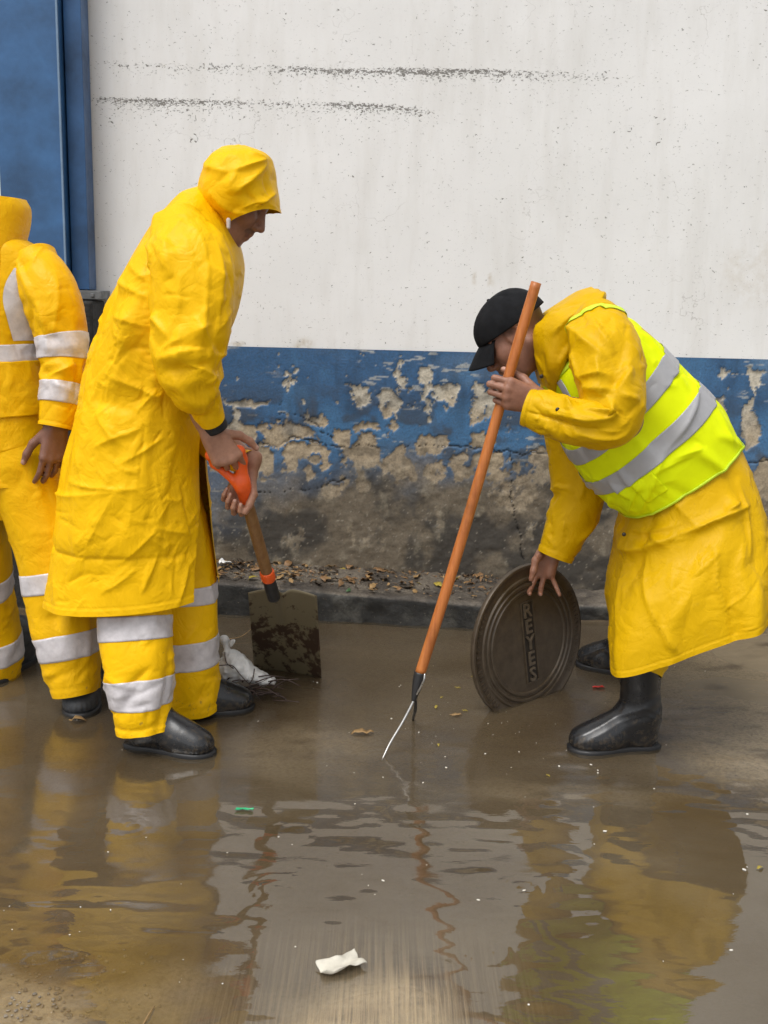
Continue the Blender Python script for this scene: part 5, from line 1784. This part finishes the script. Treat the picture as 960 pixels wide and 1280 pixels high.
# raised frame and the five letters running down the middle
tilt = R(-7)
ax_d = -(math.cos(tilt) * updir + math.sin(tilt) * hdir)       # down the band
ax_r = unit(np.cross(ax_d, ndir)); 
if ax_r @ hdir < 0: ax_r = -ax_r
def on_cover(a, b, h): return cc_ + a * ax_r + b * ax_d + h * ndir
def bar_on(name, a0, b0, a1, b1, w, h):
    d_ = unit((a1 - a0, b1 - b0)); n_ = np.array((-d_[1], d_[0])) * w / 2
    q = [(a0 + n_[0], b0 + n_[1]), (a1 + n_[0], b1 + n_[1]), (a1 - n_[0], b1 - n_[1]), (a0 - n_[0], b0 - n_[1])]
    v = [on_cover(a, b, -.001) for a, b in q] + [on_cover(a, b, h) for a, b in q]
    o = mesh_obj(name, v, [(0, 1, 2, 3), (7, 6, 5, 4), (0, 4, 5, 1), (1, 5, 6, 2), (2, 6, 7, 3), (3, 7, 4, 0)], M['iron'], disc, smooth=False)
    bm = bmesh.new(); bm.from_mesh(o.data); bmesh.ops.recalc_face_normals(bm, faces=bm.faces); bm.to_mesh(o.data); bm.free()
    bevel(o, .0012)
    return o
hw_, hl_ = .026, .132
for a0, b0, a1, b1 in ((-hw_, -hl_, hw_, -hl_), (-hw_, hl_, hw_, hl_), (-hw_, -hl_ - .002, -hw_, hl_ + .002), (hw_, -hl_ - .002, hw_, hl_ + .002)):
    bar_on('raised_border', a0, b0, a1, b1, .005, .0042)
plq = [on_cover(a_, b_, .0006) for a_, b_ in ((-hw_, -hl_), (hw_, -hl_), (hw_, hl_), (-hw_, hl_))]
o = mesh_obj('letter_band', plq, [(0, 1, 2, 3)], M['iron_dark'], disc, smooth=False)  # darker sheet laid behind the letters
for k, ch in enumerate('REYES'):
    cu = bpy.data.curves.new('letter', 'FONT'); cu.body = ch; cu.size = .064; cu.extrude = .003; cu.offset = .0010; cu.align_x = 'CENTER'; cu.align_y = 'CENTER'; cu.resolution_u = 3
    tmp = bpy.data.objects.new('tmp', cu); COL.objects.link(tmp)
    bpy.context.view_layer.update()
    me = bpy.data.meshes.new_from_object(tmp.evaluated_get(bpy.context.evaluated_depsgraph_get()))
    bpy.data.objects.remove(tmp)
    v = np.array([q.co[:] for q in me.vertices]); fcs = [tuple(q.vertices) for q in me.polygons]
    v[:, 0] -= (v[:, 0].max() + v[:, 0].min()) / 2; v[:, 1] -= (v[:, 1].max() + v[:, 1].min()) / 2
    w3 = [on_cover(x * .95, -y * 1.0 + (-hl_ + .026 + k * .053), z + .0034) for x, y, z in v]
    o = mesh_obj('letter', w3, fcs, M['iron_pale'], disc, smooth=False)  # letters in a lighter iron than the disc, for contrast
    bpy.data.meshes.remove(me)
# worn, illegible raised marks around the rim
def rim_marks(a0, a1, n, r_, hgt):
    rg = random.Random(3)
    vs, fs = [], []
    for k in range(n):
        a = a0 + (a1 - a0) * k / n
        for (u0, u1, w0, w1) in ((-.003, -.001, -.007, .007), (-.001, .004, rg.choice((-.007, 0, .005)), rg.choice((.0, .002, .007)))):
            i = len(vs)
            er = math.cos(a) * hdir + math.sin(a) * updir; et = -math.sin(a) * hdir + math.cos(a) * updir
            for h_ in (-.001, hgt):
                for (u_, w_) in ((u0, w0), (u1, w0), (u1, w1 + .003), (u0, w1 + .003)):
                    vs.append(cc_ + er * (CR_ * r_ + w_) + et * u_ + ndir * h_)
            fs += [(i + 4, i + 5, i + 6, i + 7), (i, i + 1, i + 5, i + 4), (i + 1, i + 2, i + 6, i + 5), (i + 2, i + 3, i + 7, i + 6), (i + 3, i, i + 4, i + 7)]
    o = mesh_obj('worn_marks', vs, fs, M['iron'], disc, smooth=False)
    bm = bmesh.new(); bm.from_mesh(o.data); bmesh.ops.recalc_face_normals(bm, faces=bm.faces); bm.to_mesh(o.data); bm.free()
rim_marks(R(-35), R(38), 20, .905, .0022)
rim_marks(R(150), R(235), 22, .905, .0022)

# ---- plastic bag with twigs
bgc = G(306, 857)
s = SDF()
Q = lambda x, y, Y: P(x, y, Y)
s.ell(Q(287, 838, 3.16), np.eye(3), (.050, .045, .040), .03)
s.ell(Q(299, 830, 3.15), np.array((unit((1, 0, -.9)), (0, 1, 0), unit((.9, 0, 1)))), (.060, .035, .030), .03)
s.ell(Q(318, 845, 3.14), np.array((unit((1, 0, -.35)), (0, 1, 0), unit((.35, 0, 1)))), (.055, .032, .022), .02)
s.ell(Q(338, 852, 3.13), np.eye(3), (.020, .018, .012), .015)
s.cap(Q(291, 826, 3.15), Q(285, 812, 3.15), .016, .007, .012)
s.cap(Q(285, 812, 3.15), Q(280, 800, 3.15), .006, .013, .008)
s.cap(Q(285, 812, 3.15), Q(291, 801, 3.14), .005, .009, .006)
def crump(q, d):
    return d + .006 * np.abs(fbm(q, 26, 3, 5)) + .003 * fbm(q, 70, 2, 8) - .002
v, f = surface(s, .003, crump)
bag = mesh_obj('plastic_bag', v, f, M['bag'], None, base=G(300, 862))
tag(bag, 'crumpled wet white plastic bag lying in the water by the shovel blade', 'bag')
rg = random.Random(11)
tw = thing('twig_bundle', 'tangle of thin dark twigs caught on the white plastic bag', 'twigs', G(318, 866))
for k in range(46):
    x0 = 270 + rg.random() * 72; y0 = 842 + rg.random() * 26 + (x0 - 272) * .12
    L = 14 + rg.random() * 30; a = rg.uniform(-.7, .6)
    Y0 = 3.08 + rg.random() * .08
    p0, p1 = P(x0, y0, Y0), P(x0 + L * math.cos(a), y0 + L * math.sin(a) * .6, Y0 + rg.uniform(-.03, .03))
    p0[2], p1[2] = max(p0[2], .005), max(p1[2], .004)
    pm = (p0 + p1) / 2 + np.array((rg.uniform(-.006, .006), 0, rg.uniform(.0, .016)))
    rod('twig', [p0, pm, p1], [.0022, .0020, .0012], M['twig'], tw, 6, 8, (.3, .9, .2))
for pts in ([(272, 832), (290, 832), (300, 843), (312, 856)], [(318, 836), (316, 848), (312, 856), (326, 853), (338, 846)], [(281, 815), (283, 828), (292, 836)]):
    rod('twig', [P(x, y, 3.103) for x, y in pts], [.0018, .0016, .0014, .001, .001][:len(pts)], M['twig'], tw, 6, 14, (.3, .9, .2))

# ---- scraps in the water and leaves on the ledge
def leaf_mesh(name, L, w, mat, bend=.25, seed=0):
    rg = random.Random(seed)
    n = 7
    vs, fs = [], []
    for i in range(n):
        t = i / (n - 1)
        x = (t - .5) * L
        hw = w * math.sin(math.pi * min(max(t, .03), .97)) ** .8 * (1 - .25 * t)
        z = bend * L * (.25 - (t - .5) ** 2) + .004 * rg.uniform(-1, 1) * L / .05
        cu = bend * .5
        vs += [(x, -hw, z + cu * hw + .001), (x, 0, z), (x, hw, z + cu * hw * rg.uniform(.4, 1.3) + .001)]
    for i in range(n - 1):
        for j in range(2): fs.append((i * 3 + j, i * 3 + j + 1, i * 3 + 4 + j, i * 3 + 3 + j))
    me = bpy.data.meshes.new(name)
    me.from_pydata(vs, [], fs)
    me.polygons.foreach_set('use_smooth', np.ones(len(fs), bool))
    me.materials.append(mat)
    return me
LEAF = {k: [leaf_mesh('leaf', 1, .26, M[k], b_, q) for q, b_ in enumerate((.1, .35, .6, .25))] for k in ('leaf_y', 'leaf_b', 'leaf_t', 'leaf_d', 'leaf_g')}
def put(me, name, loc, L, rz, label, cat, group=None, tilt_=(0, 0), sy=1.0):
    o = bpy.data.objects.new(name, me)
    COL.objects.link(o)
    o.location = Vector(loc); o.scale = (L, L * sy, L); o.rotation_euler = (tilt_[0], tilt_[1], rz)
    tag(o, label, cat, group)
    m_ = o.modifiers.new('solidify', 'SOLIDIFY'); m_.thickness = .012; m_.offset = 1
    return o
put(LEAF['leaf_t'][1], 'fallen_leaf', G(453, 917) + np.array((0, 0, .002)), .068, .1, 'large tan dry leaf floating in front of the fork tines', 'leaf', None, (.1, 0), .75)
put(LEAF['leaf_t'][0], 'fallen_leaf', G(570, 894) + np.array((0, 0, .002)), .040, .2, 'small orange-brown leaf floating between the fork and the manhole cover', 'leaf')
put(LEAF['leaf_g'][1], 'fallen_leaf', P(437, 739, 3.99), .060, 1.2, 'green leaf hanging over the kerb edge right of the shovel', 'leaf', None, (.8, .3), .8)
put(LEAF['leaf_t'][2], 'fallen_leaf', G(97, 902) + np.array((0, 0, .003)), .05, .1, 'pale leaf fragment under the toe of the scuffed boot', 'leaf')
rg = random.Random(21)
for k, (x, y) in enumerate([(552, 872), (581, 889), (548, 932), (572, 860), (612, 868), (685, 970), (950, 1086), (545, 884), (591, 846)]):
    put(LEAF['leaf_y'][k % 4], 'fallen_leaf', G(x, y) + np.array((0, 0, .0015)), .014 + .010 * rg.random(), rg.uniform(0, 6), 'tiny yellow leaf floating on the muddy water', 'leaf', 'tiny yellow leaves on the water')
kf = lambda x: float(kerb_front(x))
for k in range(110):
    px = 266 + 340 * rg.random() ** (1.25)
    x = P(px, 715, 4.1)[0]
    t = rg.random()
    y = kf(x) + .03 + (WALL_Y - .03 - kf(x)) * (t ** .8)
    z = ztop_left(x) + .012 * (y - kf(x)) / (WALL_Y - kf(x)) + .006 + .006 * rg.random()
    kind = rg.choice(['leaf_b', 'leaf_b', 'leaf_b', 'leaf_d', 'leaf_d', 'leaf_d', 'leaf_t', 'leaf_t', 'leaf_y'] if rg.random() < .8 else ['leaf_b', 'leaf_t'])
    lab = {'leaf_b': 'brown dry leaf lying on the kerb ledge at the foot of the wall', 'leaf_d': 'dark rotting leaf lying on the kerb ledge at the foot of the wall',
           'leaf_t': 'pale tan leaf lying on the kerb ledge at the foot of the wall', 'leaf_y': 'yellow leaf lying on the kerb ledge at the foot of the wall'}[kind]
    put(LEAF[kind][rg.randrange(4)], 'fallen_leaf', (x, y, z), .022 + .040 * rg.random(), rg.uniform(0, 6.3), lab, 'leaf', {'leaf_b': 'brown leaves on the kerb ledge', 'leaf_d': 'dark leaves on the kerb ledge', 'leaf_t': 'tan leaves on the kerb ledge', 'leaf_y': 'yellow leaves on the kerb ledge'}[kind],
        (rg.uniform(-.5, .5), rg.uniform(-.4, .4)), rg.uniform(.7, 1.3))
# wet paper scrap
def scrap(name, cen, L, w, mat, seed, lift_, rz):
    rg = np.random.RandomState(seed)
    n, m2 = 10, 7
    u, v_ = np.meshgrid(np.linspace(-.5, .5, n), np.linspace(-.5, .5, m2))
    pts = np.stack([u * L, v_ * w, u * 0], -1)
    pts[..., 0] += .12 * L * fbm(np.stack([u, v_, u * 0], -1), 3, 2, seed); pts[..., 1] += .2 * w * fbm(np.stack([u, v_, u * 0 + 3], -1), 3, 2, seed)
    pts[..., 2] = lift_ * (.5 + np.abs(fbm(np.stack([u, v_, u * 0 + 7], -1), 3.3, 2, seed)) * 1.2) * (.35 + np.abs(v_) * 1.5)
    c_, s_ = math.cos(rz), math.sin(rz)
    x, y = pts[..., 0].copy(), pts[..., 1].copy()
    pts[..., 0], pts[..., 1] = x * c_ - y * s_, x * s_ + y * c_
    o = mesh_obj(name, pts.reshape(-1, 3) + cen, grid_faces(m2, n, False), mat, None, base=cen)
    solid(o, .0012, 1); subsurf(o, 1)
    return o
tag(scrap('paper_scrap', G(425, 1208), .085, .05, M['paper'], 3, .010, .5), 'crumpled cream paper scrap floating in the foreground water', 'paper')
tag(scrap('plastic_scrap', G(305, 1013), .040, .012, M['green'], 5, .004, .0), 'small green plastic scrap floating in the water', 'litter')
tag(scrap('plastic_scrap', G(748, 860), .040, .016, M['red'], 6, .005, .1), 'small red plastic scrap lying by the black rubber boots', 'litter')
tag(scrap('wrapper', P(281, 706, 4.15) , .045, .03, M['bag'], 8, .012, .3), 'small white wrapper lying on the kerb ledge by the yellow coat', 'litter')
# a thin straw in the corner and one by the kerb
o = rod('straw', [G(178, 1282, .002), G(186, 1268, .006), G(193, 1258, .002)], [.0015, .0015, .001], M['leaf_t'], None, 6, 10); tag(o, 'thin pale straw lying in the shallow water', 'straw')
o = rod('reed', [G(272, 800, .004), G(300, 796, .012), G(318, 783, .03)], [.0012, .0012, .0009], M['leaf_t'], None, 6, 12); tag(o, 'thin bent stem leaning out of the water by the shovel', 'stem')
# floating flecks: foam, seeds and bits, too many and small to count
bmq = bmesh.new()
rg = random.Random(5)
for k in range(120):
    x = rg.uniform(0, 960); y = 790 + 480 * rg.random() ** 1.2
    if rg.random() < .35: x, y = rg.gauss(590, 90), rg.gauss(910, 40)
    c = G(x, y); c[2] = .0012
    r_ = rg.choice((.0010, .0012, .0015, .002, .003)) * rg.uniform(.7, 1.2)
    if not (1.5 < c[1] < 4.0): continue
    mt = Matrix.Translation(Vector(c)) @ Matrix.Rotation(rg.uniform(0, 6), 4, 'Z') @ Matrix.Diagonal((rg.uniform(.8, 2.2), 1, .5, 1))
    bmesh.ops.create_icosphere(bmq, subdivisions=1, radius=r_, matrix=mt)
me = bpy.data.meshes.new('floating_flecks'); bmq.to_mesh(me); bmq.free(); me.materials.append(M['foam'])
o = bpy.data.objects.new('floating_flecks', me); COL.objects.link(o); o['kind'] = 'stuff'; tag(o, 'pale foam flecks and seeds scattered over the muddy water', 'flecks')
# grit in the shallow corners and on the ledge
bmq = bmesh.new()
for k in range(700):
    if k < 260: c = G(rg.uniform(-40, 200), rg.uniform(1180, 1300)); c[2] = float(bed(np.array(c[0]), np.array(c[1]))) + .002
    elif k < 480:
        px = rg.uniform(262, 700); x = P(px, 715, 4.1)[0]; y = rg.uniform(kf(x) + .02, WALL_Y - .01) if x < xe else rg.uniform(4.08, 4.23); c = np.array((x, y, (ztop_left(x) if x < xe else .055) + .010))
    else: c = G(rg.uniform(780, 980), rg.uniform(800, 1000)); c[2] = float(bed(np.array(c[0]), np.array(c[1]))) + .001
    r_ = rg.uniform(.0015, .0045) if k < 480 else rg.uniform(.0008, .002)
    mt = Matrix.Translation(Vector(c)) @ Matrix.Rotation(rg.uniform(0, 6), 4, 'Z') @ Matrix.Diagonal((rg.uniform(.8, 1.8), 1, .7, 1))
    bmesh.ops.create_icosphere(bmq, subdivisions=1, radius=r_, matrix=mt)
me = bpy.data.meshes.new('grit'); bmq.to_mesh(me); bmq.free(); me.materials.append(M['stone'])
o = bpy.data.objects.new('grit', me); COL.objects.link(o); o['kind'] = 'stuff'; tag(o, 'loose grit and small pebbles on the ledge and in the shallows', 'grit')

# matted wet leaf litter packed along the foot of the wall
bmq = bmesh.new()
rg = random.Random(15)
mats_ = ['leaf_d', 'leaf_b', 'leaf_d', 'leaf_t']
for k in range(900):
    px = 258 + 420 * rg.random() ** 1.4; x = P(px, 715, 4.1)[0]
    if x > xe - .02: continue
    t_ = 1 - abs(rg.gauss(0, .42))
    if t_ < .05: continue
    y = kf(x) + .02 + (WALL_Y - .015 - kf(x)) * t_
    z = ztop_left(x) + .012 * t_ + .004 + .007 * rg.random() * t_
    s_ = rg.uniform(.004, .014)
    mt = Matrix.Translation((x, y, z)) @ Matrix.Rotation(rg.uniform(0, 6.3), 4, 'Z') @ Matrix.Rotation(rg.uniform(-.6, .6), 4, 'X') @ Matrix.Rotation(rg.uniform(-.6, .6), 4, 'Y')
    vs_ = [bmq.verts.new(mt @ Vector((a * s_ * rg.uniform(.7, 1.3), b_ * s_ * rg.uniform(.5, 1), c_ * s_ * .25))) for a, b_, c_ in ((-1, 0, 0), (-.2, -.5, .3), (1, -.1, 0), (.3, .5, .4))]
    f_ = bmq.faces.new(vs_); f_.material_index = rg.randrange(4)
me = bpy.data.meshes.new('leaf_litter'); bmq.to_mesh(me); bmq.free()
for q_ in mats_: me.materials.append(M[q_])
o = bpy.data.objects.new('leaf_litter', me); COL.objects.link(o); o['kind'] = 'stuff'; tag(o, 'matted wet leaf litter packed along the ledge below the wall', 'litter')
m_ = o.modifiers.new('solidify', 'SOLIDIFY'); m_.thickness = .0008
